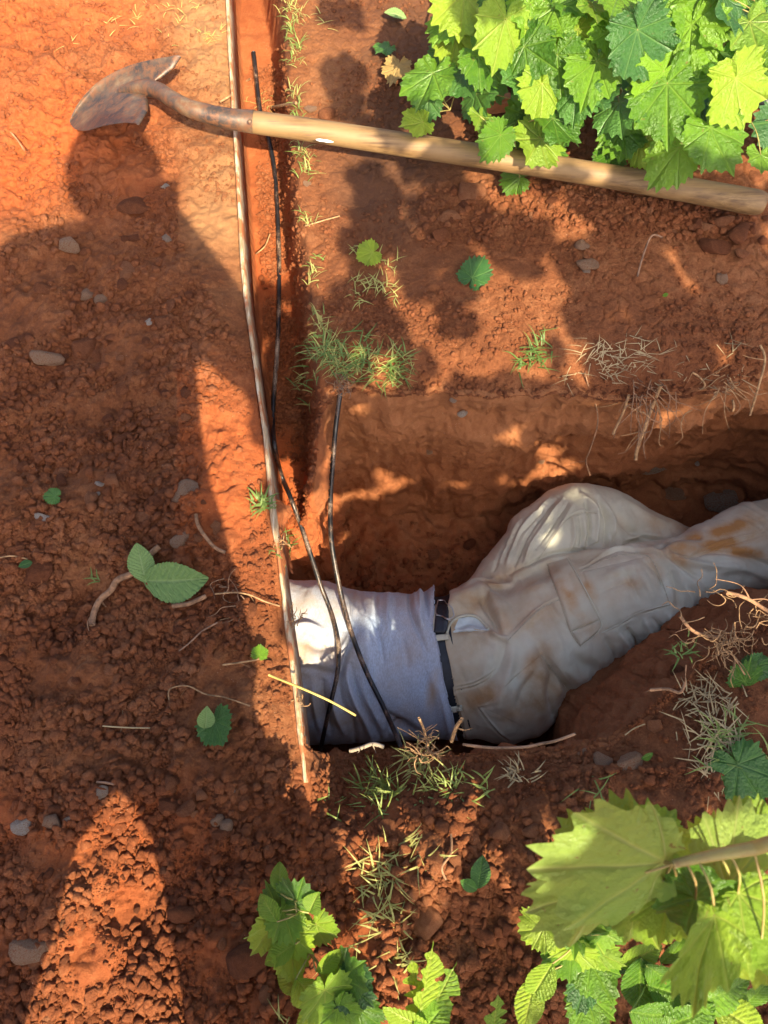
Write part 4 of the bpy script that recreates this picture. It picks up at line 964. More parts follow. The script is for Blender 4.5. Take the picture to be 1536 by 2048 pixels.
# ------------------------------------------------------------------ grass and straw
def blades(spots, mat, name, lab, n=20, L=(0.02, 0.045), spread=22, lie=0.6, width=0.0011, seed=0, wf=1.5, zoff=0.0, kind=None, cat='grass', straight=False):
    rg = random.Random(seed); mb = MB()
    for (px, py, *sc) in spots:
        k_ = sc[0] if sc else 1.0
        for k in range(int(n*k_*0.75)):
            a = px+rg.gauss(0, spread*0.5*k_**.5); b_ = py+rg.gauss(0, spread*0.5*k_**.5); w = W(a, b_)
            z = float(hgt(w[0], w[1], False))+zoff; p = np.array([w[0], w[1], z])
            th = rg.uniform(0, 6.28); ln = rg.uniform(*L); up = rg.uniform(0.15, 1.0)*(1-lie); cu_ = rg.uniform(0.2, 0.9)
            d = np.array([math.cos(th), math.sin(th), 0]); s_ = np.array([-math.sin(th), math.cos(th), 0])*width*wf*rg.uniform(.6, 1.3)
            pts = []
            for j in range(5):
                t_ = j/4; hz = ln*up*math.sin(t_*2.2)*1.1 if not straight else ln*up*t_
                side = np.array([-d[1], d[0], 0])*ln*0.25*cu_*t_*t_*(0 if straight else 1)
                q = p+d*ln*t_*(1-0.3*up)+side+np.array([0, 0, 0.004+hz]); w_ = (1-t_**2*0.9)
                pts += [q-s_*w_, q+s_*w_]
            mb.add(np.array(pts), [[2*j, 2*j+1, 2*j+3, 2*j+2] for j in range(4)])
    o = mb.build(name, mat, None, smooth=True); return tag(o, lab, cat, kind=kind)
rs = random.Random(4)
edge = [(575+ (p[0]-572)*1.0+14, p[1]) for p in TR[1:-2]]
sp1 = []
for (y0, y1, dens) in ((-10, 130, 1.4), (140, 260, .8), (285, 370, 1.1), (430, 520, 1.1), (540, 690, 1.0)):
    for y_ in np.arange(y0, y1, 9/dens):
        x_ = np.interp(y_, [p[1] for p in TR], [p[0] for p in TR])+rs.uniform(0, 22); sp1.append((x_, y_, 0.7))
rs.shuffle(sp1); sp1 = [q for q in sp1 if vnoise(q[1]/26.0, 0.3, s=12) > -0.16]
blades(sp1[::2], M_GRASSY, 'grass', 'thin line of yellowing grass along the right edge of the trench', 12, (0.012, 0.04), 15, 0.35, 0.0008, 1, kind='stuff')
blades(sp1[1::2], M_GRASS, 'grass', 'green blades among the yellowing grass along the trench edge', 12, (0.012, 0.034), 15, 0.45, 0.0008, 19, kind='stuff')
sp2 = [(650+rs.gauss(0, 25), 700+rs.gauss(0, 22)) for _ in range(12)]+[(700+rs.gauss(0, 30), 715+rs.gauss(0, 18)) for _ in range(12)]+[(775+rs.gauss(0, 30), 735+rs.gauss(0, 14)) for _ in range(12)]
blades(sp2[::2], M_GRASSY, 'grass', 'yellow blades in the matted grass patch by the pit corner', 12, (0.02, 0.045), 24, 0.7, 0.0008, 20, kind='stuff')
blades(sp2, M_GRASS, 'grass', 'matted green grass patch at the corner of trench and pit', 9, (0.02, 0.05), 20, 0.7, 0.0009, 2, kind='stuff')
blades([(730+rs.gauss(0, 30), 560+rs.gauss(0, 24), .5) for _ in range(9)]+[(710, 500, .6), (760, 520, .5)], M_GRASSY, 'grass', 'sparse grass on the lit bank right of the trench', 16, (0.02, 0.04), 22, 0.7, 0.0008, 3, kind='stuff')
blades([(300+rs.gauss(0, 60), 30+rs.gauss(0, 18), .5) for _ in range(12)]+[(400+rs.gauss(0, 50), 70, .5) for _ in range(8)]+[(510, 90, .8), (505, 60, .8), (530, 120, .8), (600, 20, .7), (640, 50, .8)], M_GRASSY, 'grass', 'dry wisps of grass along the top edge', 12, (0.01, 0.035), 20, 0.8, 0.0007, 4, kind='stuff')
blades([(1070, 710, 1.4), (1050, 725), (1085, 695)], M_GRASS, 'grass_tuft', 'grey green grass tuft on the far pit edge above the bent knee', 22, (0.02, 0.05), 22, 0.6, 0.0009, 5)
blades([(1130+rs.uniform(0, 170), 690+rs.uniform(0, 55), .8) for _ in range(16)]+[(1300+rs.uniform(0, 200), 690+rs.uniform(0, 70), .4) for _ in range(9)], M_STRAW, 'dry_grass', 'dry brown grass along the far pit edge', 12, (0.015, 0.05), 26, 0.85, 0.0006, 6, kind='stuff')
st_sp = [(1405+rs.uniform(-20, 70), 1370+rs.uniform(0, 200), .7) for _ in range(38)]
blades(st_sp, M_STRAW, 'straw', 'pile of short dry straw pieces on the near bank at the right', 10, (0.018, 0.05), 30, 0.92, 0.0008, 7, kind='stuff', straight=True, zoff=0.004, cat='straw')
blades([(1455+rs.gauss(0, 30), 1470+rs.gauss(0, 40), .5) for _ in range(12)], M_GRASS, 'grass', 'green grass growing through the straw on the near bank', 14, (0.02, 0.06), 22, 0.6, 0.0011, 8, kind='stuff')
blades([(850, 1530, 1.6), (870, 1555, 1.2), (830, 1515, 1.2)], M_GRASSY, 'grass_tuft', 'yellow grass tuft at the near pit edge below the belt', 26, (0.025, 0.06), 24, 0.35, 0.001, 9)
blades([(745+rs.gauss(0, 45), 1600+rs.gauss(0, 22), .8) for _ in range(14)]+[(900+rs.gauss(0, 30), 1580+rs.gauss(0, 10), .8) for _ in range(9)], M_GRASS, 'grass', 'green grass on the dirt heap just below the pit', 18, (0.02, 0.05), 22, 0.5, 0.001, 10, kind='stuff')
blades([(770+rs.gauss(0, 35), 1760+rs.gauss(0, 60), .7) for _ in range(18)]+[(790, 1900, 1.2), (800, 1930, 1), (560, 2030, 1)], M_GRASSY, 'grass', 'scattered yellow green grass on the heap above the small vine shoot', 14, (0.02, 0.06), 26, 0.5, 0.001, 11, kind='stuff')
blades([(1050, 1545, 1.2), (1030, 1550, .8)], M_STRAW, 'grass_tuft', 'dry whitish grass tuft on the near bank left of the stones', 20, (0.02, 0.04), 20, 0.5, 0.0009, 12)
blades([(1180, 1575, 1.0)], M_GRASS, 'grass_tuft', 'thin green grass blades above the big near leaf', 10, (0.03, 0.07), 26, 0.3, 0.0009, 13)
blades([(540, 1018, 1.6), (525, 1012, 1.0)], M_GRASS, 'grass_tuft', 'green tuft draped over the board above the dark hole', 26, (0.015, 0.035), 15, 0.6, 0.0013, 14, zoff=0.006)
blades([(556, 1110, .8)], M_GRASS, 'grass_tuft', 'tiny grass tuft on the board beside the dark hole', 18, (0.01, 0.02), 9, 0.6, 0.001, 15, zoff=0.006)
blades([(1375, 1300, 1.2)], M_GRASS, 'grass_tuft', 'small green tuft on the roots of the near bank', 22, (0.015, 0.035), 22, 0.5, 0.001, 16, zoff=0.01)
strand('straw_piece', [(1250,1470),(1268,1457),(1290,1448)], 1.6, M_STRAW, 'single straw lying on the near bank', 'straw')
blades([(190, 1160, .5), (200, 1158, .5)], M_GRASS, 'grass_tuft', 'small sprig of grass in the dirt left of the serrated leaf', 8, (0.015, 0.03), 12, 0.5, 0.0009, 18)

# things half hidden by the vine
mb = MB(); mb.tube([W(1360, 205, .06), W(1450, 205, .06), W(1640, 200, .06)], 0.013, 12)
tag(mb.build('pipe', simple('black_plastic', (0.03, 0.03, 0.032), 0.45, 0.3)), 'black pipe lying behind the vine at the right edge', 'pipe')
bk = bmesh.new(); bmesh.ops.create_cube(bk, size=1.0); bmesh.ops.scale(bk, vec=(0.105, 0.035, 0.04), verts=bk.verts)
bmesh.ops.bevel(bk, geom=bk.edges[:], offset=0.006, segments=2, affect='EDGES'); bmesh.ops.subdivide_edges(bk, edges=bk.edges[:], cuts=3, use_grid_fill=True)
for v_ in bk.verts: v_.co += Vector((0, 0, 1))*0.006*float(vnoise(v_.co.x*40, v_.co.y*40, s=4))+Vector((0.004*float(vnoise(v_.co.z*60, v_.co.y*50, s=6)), 0, 0))
me = bpy.data.meshes.new('brick'); bk.to_mesh(me); bk.free(); me.materials.append(simple('terracotta', (0.52, 0.20, 0.09), 0.85, 0.25, 40, 0.5, 0.003))
br = bpy.data.objects.new('brick', me); C.objects.link(br); br.location = V3(972, 204, .05); br.rotation_euler = (0.1, 0, 0.02)
tag(br, 'orange terracotta brick piece under the left side of the vine', 'brick')
# ------------------------------------------------------------------ the man in the pit
def blob_surface(name, balls, voxel, smooth_it=8, sub=2):
    """balls: (center, rx, ry, rz) -> one continuous skin grown over them, vertices and quads"""
    bm = bmesh.new(); bmesh.ops.create_icosphere(bm, subdivisions=3, radius=1.0)
    sv_ = np.array([v.co[:] for v in bm.verts]); sf_ = np.array([[v.index for v in f.verts] for f in bm.faces]); bm.free()
    Vs = []; Fs = []
    for k, (c, rx, ry, rz) in enumerate(balls): Vs.append(sv_*[rx, ry, rz]+c); Fs.append(sf_+k*len(sv_))
    o = mesh_np(name, np.concatenate(Vs), np.concatenate(Fs))
    r = o.modifiers.new('r', 'REMESH'); r.mode = 'VOXEL'; r.voxel_size = voxel
    s = o.modifiers.new('s', 'SMOOTH'); s.factor = 0.7; s.iterations = smooth_it
    if sub:
        u = o.modifiers.new('u', 'SUBSURF'); u.levels = u.render_levels = sub
    dg = bpy.context.evaluated_depsgraph_get(); me = o.evaluated_get(dg).to_mesh()
    V = np.empty(len(me.vertices)*3, np.float32); me.vertices.foreach_get('co', V); V = V.reshape(-1, 3).astype(float)
    Q = np.empty(len(me.loops), np.int32); me.loops.foreach_get('vertex_index', Q); Q = Q.reshape(-1, 4)
    o.evaluated_get(dg).to_mesh_clear(); old = o.data; bpy.data.objects.remove(o); bpy.data.meshes.remove(old)
    return V, Q
def chain_balls(ch, step=0.012):
    """ch rows: px, py, z, r_px, rz_factor"""
    ch = np.array(ch, float); P = W(ch[:, 0], ch[:, 1], ch[:, 2]); d = PX(P)[2]; R = ch[:, 3]*d/F
    return wchain_balls(np.hstack([P, R[:, None], (R*ch[:, 4])[:, None]]), step)
def wchain_balls(rows, step=0.012):
    rows = np.array(rows, float); L = np.linalg.norm(np.diff(rows[:, :3], axis=0), axis=1).sum(); n = max(2, int(L/step))
    q = catmull(rows, n); return [(r[:3], r[3], r[3], r[4]) for r in q]
def vnormals(V, Q):
    n = np.cross(V[Q[:, 2]]-V[Q[:, 0]], V[Q[:, 3]]-V[Q[:, 1]]); N_ = np.zeros_like(V)
    for k in range(4): np.add.at(N_, Q[:, k], n)
    return N_/np.maximum(np.linalg.norm(N_, axis=1, keepdims=True), 1e-12)
Z8 = lambda L: [(850+a/2.239, 950+b_/2.239) for a, b_ in L]
Z7 = lambda L: [(450+a/3.072, 950+b_/3.072) for a, b_ in L]
def stroke_field(pxy, strokes):
    D = np.zeros(len(pxy))
    for pts, w, amp in strokes:
        if 3 < w < 11: w = w*0.78
        pts = catmull(pts, max(4, len(pts)*5)) if len(pts) > 2 else np.array(pts)
        lo = pts.min(0)-4*w; hi = pts.max(0)+4*w
        k = np.where((pxy[:, 0] > lo[0]) & (pxy[:, 0] < hi[0]) & (pxy[:, 1] > lo[1]) & (pxy[:, 1] < hi[1]))[0]
        if not len(k): continue
        d, t = seg_dist(pxy[k], pts)
        env = np.sin(np.clip(t, 0.04, 0.96)*np.pi)**0.6
        D[k] += amp*np.exp(-(d/w)**2)*env
    return D
TORSO = [(380,1325,-.53,120,.8),(470,1322,-.51,142,.80),(600,1320,-.505,156,.80),(690,1330,-.505,147,.80),(780,1331,-.508,139,.80),(870,1328,-.51,134,.82),(940,1332,-.51,136,.85),(1005,1342,-.505,138,.85)]
ARM = [(675,1262,-.435,70,.80),(600,1245,-.435,78,.75),(500,1230,-.44,70,.8),(400,1235,-.47,55,.9)]
NEARLEG = [(1000,1345,-.50,135,.88),(1065,1290,-.495,124,.88),(1140,1240,-.48,117,.88),(1215,1200,-.465,108,.9),(1290,1178,-.44,94,.95),(1350,1160,-.43,82,1),(1420,1130,-.43,78,1),(1500,1098,-.44,84,1),(1560,1080,-.45,86,1),(1660,1040,-.46,70,1),(1780,990,-.48,58,1)]
FARLEG = [(985,1275,-.56,100,.95),(1020,1215,-.56,98,.95),(1065,1150,-.55,92,1),(1110,1090,-.53,88,1),(1150,1056,-.52,86,1),(1200,1055,-.53,76,1),(1275,1086,-.55,66,1),(1350,1110,-.56,58,1),(1430,1150,-.58,48,1),(1480,1180,-.59,45,1)]
KNEEF = [(1095,1085,-.52,80,1),(1150,1052,-.515,84,1),(1190,1062,-.52,80,1)]
FOOT1 = [(1480,1180,-.59,45,1),(1520,1200,-.60,44,.9),(1570,1185,-.61,38,.8),(1630,1160,-.62,34,.7)]
BASE = chain_balls(TORSO)+chain_balls(ARM)+chain_balls(NEARLEG)+chain_balls(FARLEG)+chain_balls(KNEEF)
BASE += chain_balls([(960,1225,-.53,62,1),(935,1250,-.50,70,1)])          # front of the hips
BV, BQ = blob_surface('man_base', BASE, 0.0085, 10, 2)
BN = vnormals(BV, BQ)
bx_, by_, bd_ = PX(BV); BP = np.stack([bx_, by_], -1)
facing = np.einsum('ij,ij->i', BN, np.array([0, 0, H])-BV)/np.linalg.norm(np.array([0, 0, H])-BV, axis=1)
front = sstep(-0.1, 0.25, facing)
# ---- trouser folds and seams (picture space strokes, cut into the real surface)
C_ = 0.001
PANTS = [
 (Z8([(380,447),(520,373),(600,346),(700,338),(850,318),(950,296),(1050,330),(1130,288),(1230,288)]), 5, -7*C_), (Z8([(380,470),(520,400),(600,375),(700,366),(850,345),(950,325),(1050,362),(1130,318),(1230,315)]), 7, 3*C_),
 # broad soft folds
 (Z8([(95,640),(150,575),(250,540),(330,600),(370,740)]), 15, 9*C_), (Z8([(240,560),(300,640),(345,730)]), 8, -7*C_), (Z8([(130,690),(200,650),(285,690)]), 13, -10*C_),
 (Z8([(290,700),(320,730),(372,742)]), 7, 6*C_), (Z8([(372,742),(420,700),(470,650),(540,590)]), 9, 4*C_),
 (Z8([(365,745),(340,830),(300,900),(240,960)]), 12, -5*C_), (Z8([(390,760),(380,860),(350,960),(330,1060)]), 11, 5*C_), (Z8([(430,700),(470,800),(440,900),(400,1000)]), 13, 4*C_),
 (Z8([(470,900),(430,960),(410,1050)]), 8, -5*C_), (Z8([(520,850),(500,960),(520,1080)]), 12, 5*C_), (Z8([(560,880),(545,980),(570,1080)]), 7, -4*C_), (Z8([(600,900),(590,990)]), 8, 4*C_),
 (Z8([(500,740),(560,860),(640,965)]), 10, -6*C_), (Z8([(540,740),(610,860),(700,930)]), 12, 5*C_),
 (Z8([(640,790),(720,850),(780,860)]), 12, -4*C_), (Z8([(800,720),(840,790),(850,830)]), 8, -4*C_), (Z8([(860,700),(900,760),(900,800)]), 7, 4*C_), (Z8([(900,680),(945,740),(940,790)]), 6, -5*C_),
 (Z8([(980,650),(1005,700),(1000,730)]), 7, 4*C_), (Z8([(1020,640),(1060,680),(1060,700)]), 6, -4*C_), (Z8([(1080,620),(1110,650),(1110,670)]), 7, 4*C_),
 (Z8([(990,330),(1080,380),(1180,470),(1300,560)]), 12, 6*C_), (Z8([(1040,340),(1120,400),(1230,470)]), 7, -6*C_), (Z8([(1060,360),(1160,390),(1280,410),(1420,400)]), 9, 6*C_),
 (Z8([(1090,430),(1130,510),(1130,600)]), 9, -5*C_), (Z8([(1150,480),(1190,560),(1180,620)]), 8, 4*C_), (Z8([(1240,500),(1300,580)]), 9, -4*C_), (Z8([(1080,330),(1180,330),(1260,360),(1400,350),(1536,300)]), 11, 5*C_),
 (Z8([(1180,370),(1300,350),(1450,370),(1560,420)]), 8, -6*C_), (Z8([(1300,440),(1420,420),(1540,460)]), 10, 4*C_),
 (Z8([(800,470),(860,440),(940,420)]), 8, 4*C_), (Z8([(880,420),(920,480),(960,560)]), 8, -4*C_), (Z8([(940,400),(980,470),(1020,540)]), 7, 4*C_), (Z8([(970,380),(1040,450),(1060,520)]), 6, -4*C_),
 (Z8([(560,640),(590,740),(660,840)]), 12, 4*C_), (Z8([(430,480),(520,450),(600,400)]), 14, -4*C_), (Z8([(250,450),(330,470),(400,480)]), 8, -6*C_), (Z8([(240,510),(330,500),(420,470)]), 9, 5*C_),
 (Z8([(180,520),(250,480),(330,455)]), 7, 5*C_),
 # far knee
 (Z8([(560,110),(460,220),(400,330),(370,420)]), 5, 4*C_), (Z8([(590,110),(490,230),(430,340),(400,430)]), 4, -4*C_), (Z8([(540,150),(440,260),(390,360)]), 4, -3*C_), (Z8([(620,110),(540,220),(470,330),(440,420)]), 5, 4*C_),
 (Z8([(640,130),(570,230),(500,330)]), 4, -3*C_), (Z8([(660,140),(600,240),(530,340)]), 5, 3*C_), (Z8([(430,210),(380,300),(340,400)]), 5, 3*C_), (Z8([(390,260),(350,350),(310,430)]), 4, -3*C_),
 (Z8([(700,90),(760,150),(770,230),(750,330)]), 6, 5*C_), (Z8([(720,120),(735,220),(720,330)]), 5, -6*C_), (Z8([(770,110),(810,200),(800,330)]), 6, -6*C_), (Z8([(790,120),(840,210),(830,310)]), 6, 5*C_),
 (Z8([(690,180),(700,260),(690,330)]), 5, -4*C_), (Z8([(660,190),(665,260),(650,340)]), 5, 4*C_), (Z8([(840,160),(900,240),(1000,290),(1080,300)]), 8, -4*C_), (Z8([(870,120),(980,190),(1100,240)]), 10, 4*C_),
 (Z8([(900,300),(960,270),(1060,280)]), 7, 4*C_), (Z8([(830,250),(850,300),(900,310)]), 6, -4*C_),
]
SEAMS = [Z8([(370,742),(450,662),(530,592),(610,556)]), Z8([(690,425),(740,405),(810,368),(900,346),(1000,358),(1050,380)]), Z8([(760,555),(810,515),(900,483),(985,463)]),
 Z8([(125,700),(200,703),(290,697)]), Z8([(128,950),(220,932),(300,885),(350,822),(366,744)]), Z8([(130,962),(224,944),(306,895),(360,826)]),
 Z8([(518,805),(578,880),(642,966)]), Z8([(530,800),(590,878),(650,958)]), Z8([(518,805),(430,880),(360,945),(330,1015),(240,1042)]), Z8([(240,1045),(290,1110),(370,1180)]), Z8([(120,960),(150,1080),(175,1190)]), Z8([(131,960),(162,1080),(188,1190)]),
 Z8([(1050,378),(1130,378),(1180,372),(1290,322),(1400,290),(1500,262),(1525,205)]), Z8([(490,405),(560,300),(630,205),(700,170),(770,172)]), Z8([(1180,385),(1300,332),(1400,300),(1510,272)]),
 Z8([(790,705),(870,668),(950,617),(1020,600),(1096,577)])]
for s_ in SEAMS: PANTS.append((s_, 2.3, -2.2*C_)); PANTS.append(([(a+2.2, b_-3.4) for a, b_ in s_], 2.6, 1.5*C_))
SHIRT = [
 (Z7([(930,745),(920,900),(950,1020),(975,1150)]), 6, -3.5*C_), (Z7([(1000,740),(990,880),(1010,1000)]), 9, 3*C_), (Z7([(1130,740),(1140,860),(1190,980),(1235,1090)]), 6, -5*C_), (Z7([(1165,740),(1170,860),(1220,960)]), 7, 5*C_),
 (Z7([(1205,700),(1195,800),(1205,920)]), 7, 7*C_), (Z7([(1240,690),(1235,780),(1245,900)]), 6, -6*C_), (Z7([(700,1230),(720,1380),(790,1520),(800,1620)]), 7, -6*C_), (Z7([(740,1180),(770,1330),(850,1480),(900,1600)]), 8, 6*C_),
 (Z7([(770,1160),(810,1320),(880,1440),(950,1590)]), 6, -6*C_), (Z7([(830,1250),(880,1400),(960,1540)]), 8, 4*C_), (Z7([(650,1280),(670,1420),(730,1560)]), 8, 6*C_), (Z7([(600,1270),(610,1400),(650,1560)]), 7, -6*C_), (Z7([(540,1270),(550,1400),(590,1560)]), 8, 5*C_),
 (Z7([(800,990),(745,1090),(715,1200),(690,1240)]), 8, -11*C_), (Z7([(770,1000),(720,1080),(700,1160)]), 9, 6*C_), (Z7([(690,690),(760,760),(800,880),(800,990)]), 13, -5*C_), (Z7([(640,690),(720,760),(750,880),(750,980)]), 12, 5*C_),
 (Z7([(420,1180),(520,1190),(620,1210),(700,1230)]), 10, -7*C_), (Z7([(400,1230),(520,1250),(640,1260)]), 12, -5*C_), (Z7([(480,1000),(560,1060),(660,1060)]), 11, -5*C_), (Z7([(420,940),(500,930),(590,960)]), 9, 5*C_),
 (Z7([(1080,1000),(1110,1100),(1120,1200)]), 9, -2.5*C_), (Z7([(1240,1150),(1290,1300),(1330,1450)]), 10, 3*C_), (Z7([(960,1450),(1080,1500),(1200,1560)]), 10, -5*C_), (Z7([(1000,1560),(1060,1520),(1140,1560)]), 10, -8*C_), (Z7([(860,1000),(880,1150),(900,1300)]), 9, 2.5*C_),
 (Z7([(1300,1250),(1350,1420),(1380,1560)]), 7, 4*C_), (Z7([(900,1340),(960,1420),(1000,1530)]), 7, -4*C_)]
HEM_Y = [1100, 1160, 1200, 1250, 1300, 1350, 1400, 1450, 1480, 1560]; HEM_X = [858, 862, 866, 866, 874, 886, 897, 910, 921, 940]
WST_X = [902, 903, 901, 888, 893, 903, 915, 926, 932, 950]
def wrinkle(V, ax, s, along, across):
    a = V@ax; o_ = np.cross(ax, [0, 0, 1.0]); o_ /= np.linalg.norm(o_); c = V@o_; u = V[:, 2]
    return fbm(a*along+1.2*fbm(V[:, 0]*8, V[:, 1]*8, o=2, s=s), c*across, u*across, o=3, s=s)
axT = np.array([1, 0.0, 0.0]); axL = W(1350, 1150, -.45)-W(1000, 1350, -.45); axL /= np.linalg.norm(axL)
Dp = stroke_field(BP, PANTS)*front*2.3 + 0.009*wrinkle(BV, axL, 5, 22, 7)+0.003*wrinkle(BV, axT, 9, 9, 20) + 0.0008*fbm(BV[:, 0]*90, BV[:, 1]*90, BV[:, 2]*90, o=2, s=4)
Ds = stroke_field(BP, SHIRT)*front*2.2 + 0.007*wrinkle(BV, axT, 15, 24, 5)+0.0008*fbm(BV[:, 0]*80, BV[:, 1]*80, BV[:, 2]*80, o=2, s=6)
hem = np.interp(by_, HEM_Y, HEM_X)+2.5*np.sin(by_/17.0)+3*vnoise(by_/30, by_*0, s=2); wst = np.interp(by_, HEM_Y, WST_X)+1.5*np.sin(by_/23.0)
def clip_surface(mask_in, snap, edge, keep_left, off):
    """keep vertices on one side of an edge line; those just past it are pulled back on to it"""
    V = BV+BN*off[:, None]
    d = (bx_-edge) if keep_left else (edge-bx_)
    okv = (d < snap) & mask_in
    pull = (d > 0) & okv
    V[pull, 0] -= (np.where(keep_left, d[pull], -d[pull]))*bd_[pull]/F
    Q = BQ[okv[BQ].all(1)]; u = np.unique(Q); mp = -np.ones(len(V), int); mp[u] = np.arange(len(u))
    return V[u], mp[Q], u
man = empty('person', V3(900, 1330, PITZ)); tag(man, 'man in blue shirt and muddy khaki trousers lying in the pit', 'person')
mo = np.array(man.location)
# materials of the clothes
def cloth_mat(name, a, b_, stain, stain2, heather=0.0, weave=900):
    m, t, b = nt(name); v = N(t, 'ShaderNodeTexCoord').outputs['Object']
    n1 = noise_node(t, v, 9, 5, 0.6, 0.3); n2 = noise_node(t, v, 45, 5, 0.7)
    col = ramp(t, n1, [(0.38, a), (0.62, b_)])
    if heather:
        mp = N(t, 'ShaderNodeMapping'); mp.inputs['Scale'].default_value = (1, .35, 1); t.links.new(v, mp.inputs[0])
        h = noise_node(t, mp.outputs[0], 420, 3, 0.7); col = mix(t, heather, col, ramp(t, h, [(0.40, tuple(c*0.6 for c in a)), (0.60, tuple(min(1, c*1.35) for c in b_))]))
    at = N(t, 'ShaderNodeAttribute', attribute_name='mud'); sep = N(t, 'ShaderNodeSeparateColor'); t.links.new(at.outputs['Color'], sep.inputs[0])
    f = math_(t, 'MULTIPLY', sep.outputs[0], math_(t, 'ADD', 0.35, math_(t, 'MULTIPLY', n2, 1.9)))
    col = mix(t, f, col, stain); col = mix(t, math_(t, 'MULTIPLY', sep.outputs[1], math_(t, 'ADD', 0.3, math_(t, 'MULTIPLY', n2, 1.9))), col, stain2)
    t.links.new(col, b.inputs['Base Color']); b.inputs['Roughness'].default_value = 0.92; b.inputs['Specular IOR Level'].default_value = 0.2
    b.inputs['Sheen Weight'].default_value = 0.15
    bump(t, b, math_(t, 'ADD', noise_node(t, v, weave, 3, 0.6), math_(t, 'MULTIPLY', noise_node(t, v, 120, 4, 0.6), 1.5)), 0.35, 0.0012); return m
M_PANTS = cloth_mat('khaki_canvas', (0.57, 0.545, 0.42), (0.69, 0.665, 0.53), (0.52, 0.25, 0.08), (0.38, 0.25, 0.13))
M_SHIRT = cloth_mat('heather_jersey', (0.42, 0.52, 0.67), (0.50, 0.60, 0.76), (0.50, 0.36, 0.24), (0.34, 0.26, 0.18), 0.35, 700)
def gauss_blobs(P, L):
    r = np.zeros(len(P))
    for (a, b_, rx, ry, ang, s_) in L:
        c, s2 = math.cos(math.radians(ang)), math.sin(math.radians(ang)); dx = P[:, 0]-a; dy = P[:, 1]-b_
        u = (dx*c+dy*s2)/rx; v = (-dx*s2+dy*c)/ry; r = np.maximum(r, min(1.0, s_*1.15)*np.exp(-(u*u+v*v)/1.7))
    return r
z8 = lambda a, b_, rx, ry, an, s_: (850+a/2.239, 950+b_/2.239, rx/2.239, ry/2.239, an, s_)
MUD1 = [z8(640,550,110,28,60,1.0), z8(700,640,50,30,50,.5), z8(1050,460,120,26,60,.8), z8(950,400,60,30,20,.5), z8(1230,335,160,26,-12,1.0), z8(1190,275,60,25,20,.8), z8(1440,350,90,22,10,.7), z8(1130,390,60,20,20,.6), z8(850,540,60,40,-30,.35),
        z8(500,500,60,25,-20,.6), z8(1030,210,80,25,25,.35), z8(260,1000,80,34,-20,.8), z8(560,960,70,30,50,.7), z8(880,500,70,26,-20,.6), z8(600,560,200,60,-30,.35), z8(250,600,120,40,20,.35), z8(60,950,25,10,60,1.0), z8(450,880,90,30,-50,.6), z8(420,1080,80,30,10,.6), z8(200,700,60,20,0,.3), z8(740,520,60,24,70,.7), z8(1350,250,90,24,-20,.7), z8(330,480,80,24,-30,.6), z8(900,60,120,20,20,.5), z8(430,640,180,60,-35,.35), z8(1100,250,120,40,15,.5)]
MUD2 = [z8(480,1010,130,70,-20,.9), z8(560,920,90,50,40,.7), z8(300,960,120,50,-40,.6), z8(330,540,120,60,-30,.5), z8(760,380,160,50,-10,.5), z8(590,1060,70,30,0,.6), z8(250,780,60,120,0,.35), z8(1450,520,120,30,-10,.35), z8(150,1080,40,90,0,.4), z8(900,600,200,80,-20,.2)]
SH1_ = [(545,1170,70,30,20,.6), (640,1200,90,40,10,.5), (600,1300,90,60,0,.45), (866,1372,9,26,15,.9), (620,1440,70,40,0,.7), (760,1180,120,18,0,.3), (800,1310,40,120,10,.25)]
def mudattr(o, P, V, A, B_, n=1.0):
    nz_ = 0.6+1.2*fbm(V[:, 0]*14, V[:, 1]*14, V[:, 2]*14, o=3, s=77)
    base = np.clip(fbm(V[:, 0]*7, V[:, 1]*7, V[:, 2]*7, o=4, s=78)*1.1*n, 0, 0.5)
    attr_c(o, 'mud', np.stack([np.clip(gauss_blobs(P, A)*nz_+base*0.6, 0, 1), np.clip(gauss_blobs(P, B_)*nz_+base*0.5, 0, 1), P[:, 0]*0], -1))
one = np.ones(len(BV), bool)
# trousers: everything right of the waist line
tv, tq, tu = clip_surface(one, 4.5, wst, False, Dp+0.005+0.004*np.exp(-((bx_-wst)/14)**2))
trousers = mesh_np('trousers', tv-mo, tq, M_PANTS, man); mudattr(trousers, BP[tu], tv, MUD1, MUD2)
so = trousers.modifiers.new('cloth', 'SOLIDIFY'); so.thickness = 0.003; so.offset = -1
armcut = one & (bx_ > 455)
flip = 0.020*np.exp(-(((bx_-868)/16)**2+((by_-1185)/34)**2))
shv, shq, shu = clip_surface(armcut, 4.5, hem, True, Ds+0.009+0.006*sstep(780, 880, bx_)+flip)
shirt = mesh_np('shirt', shv-mo, shq, M_SHIRT, man); mudattr(shirt, BP[shu], shv, SH1_, [(640,1450,70,30,0,.6), (560,1430,60,60,0,.7)], 0.5)
so = shirt.modifiers.new('cloth', 'SOLIDIFY'); so.thickness = 0.0025; so.offset = -1
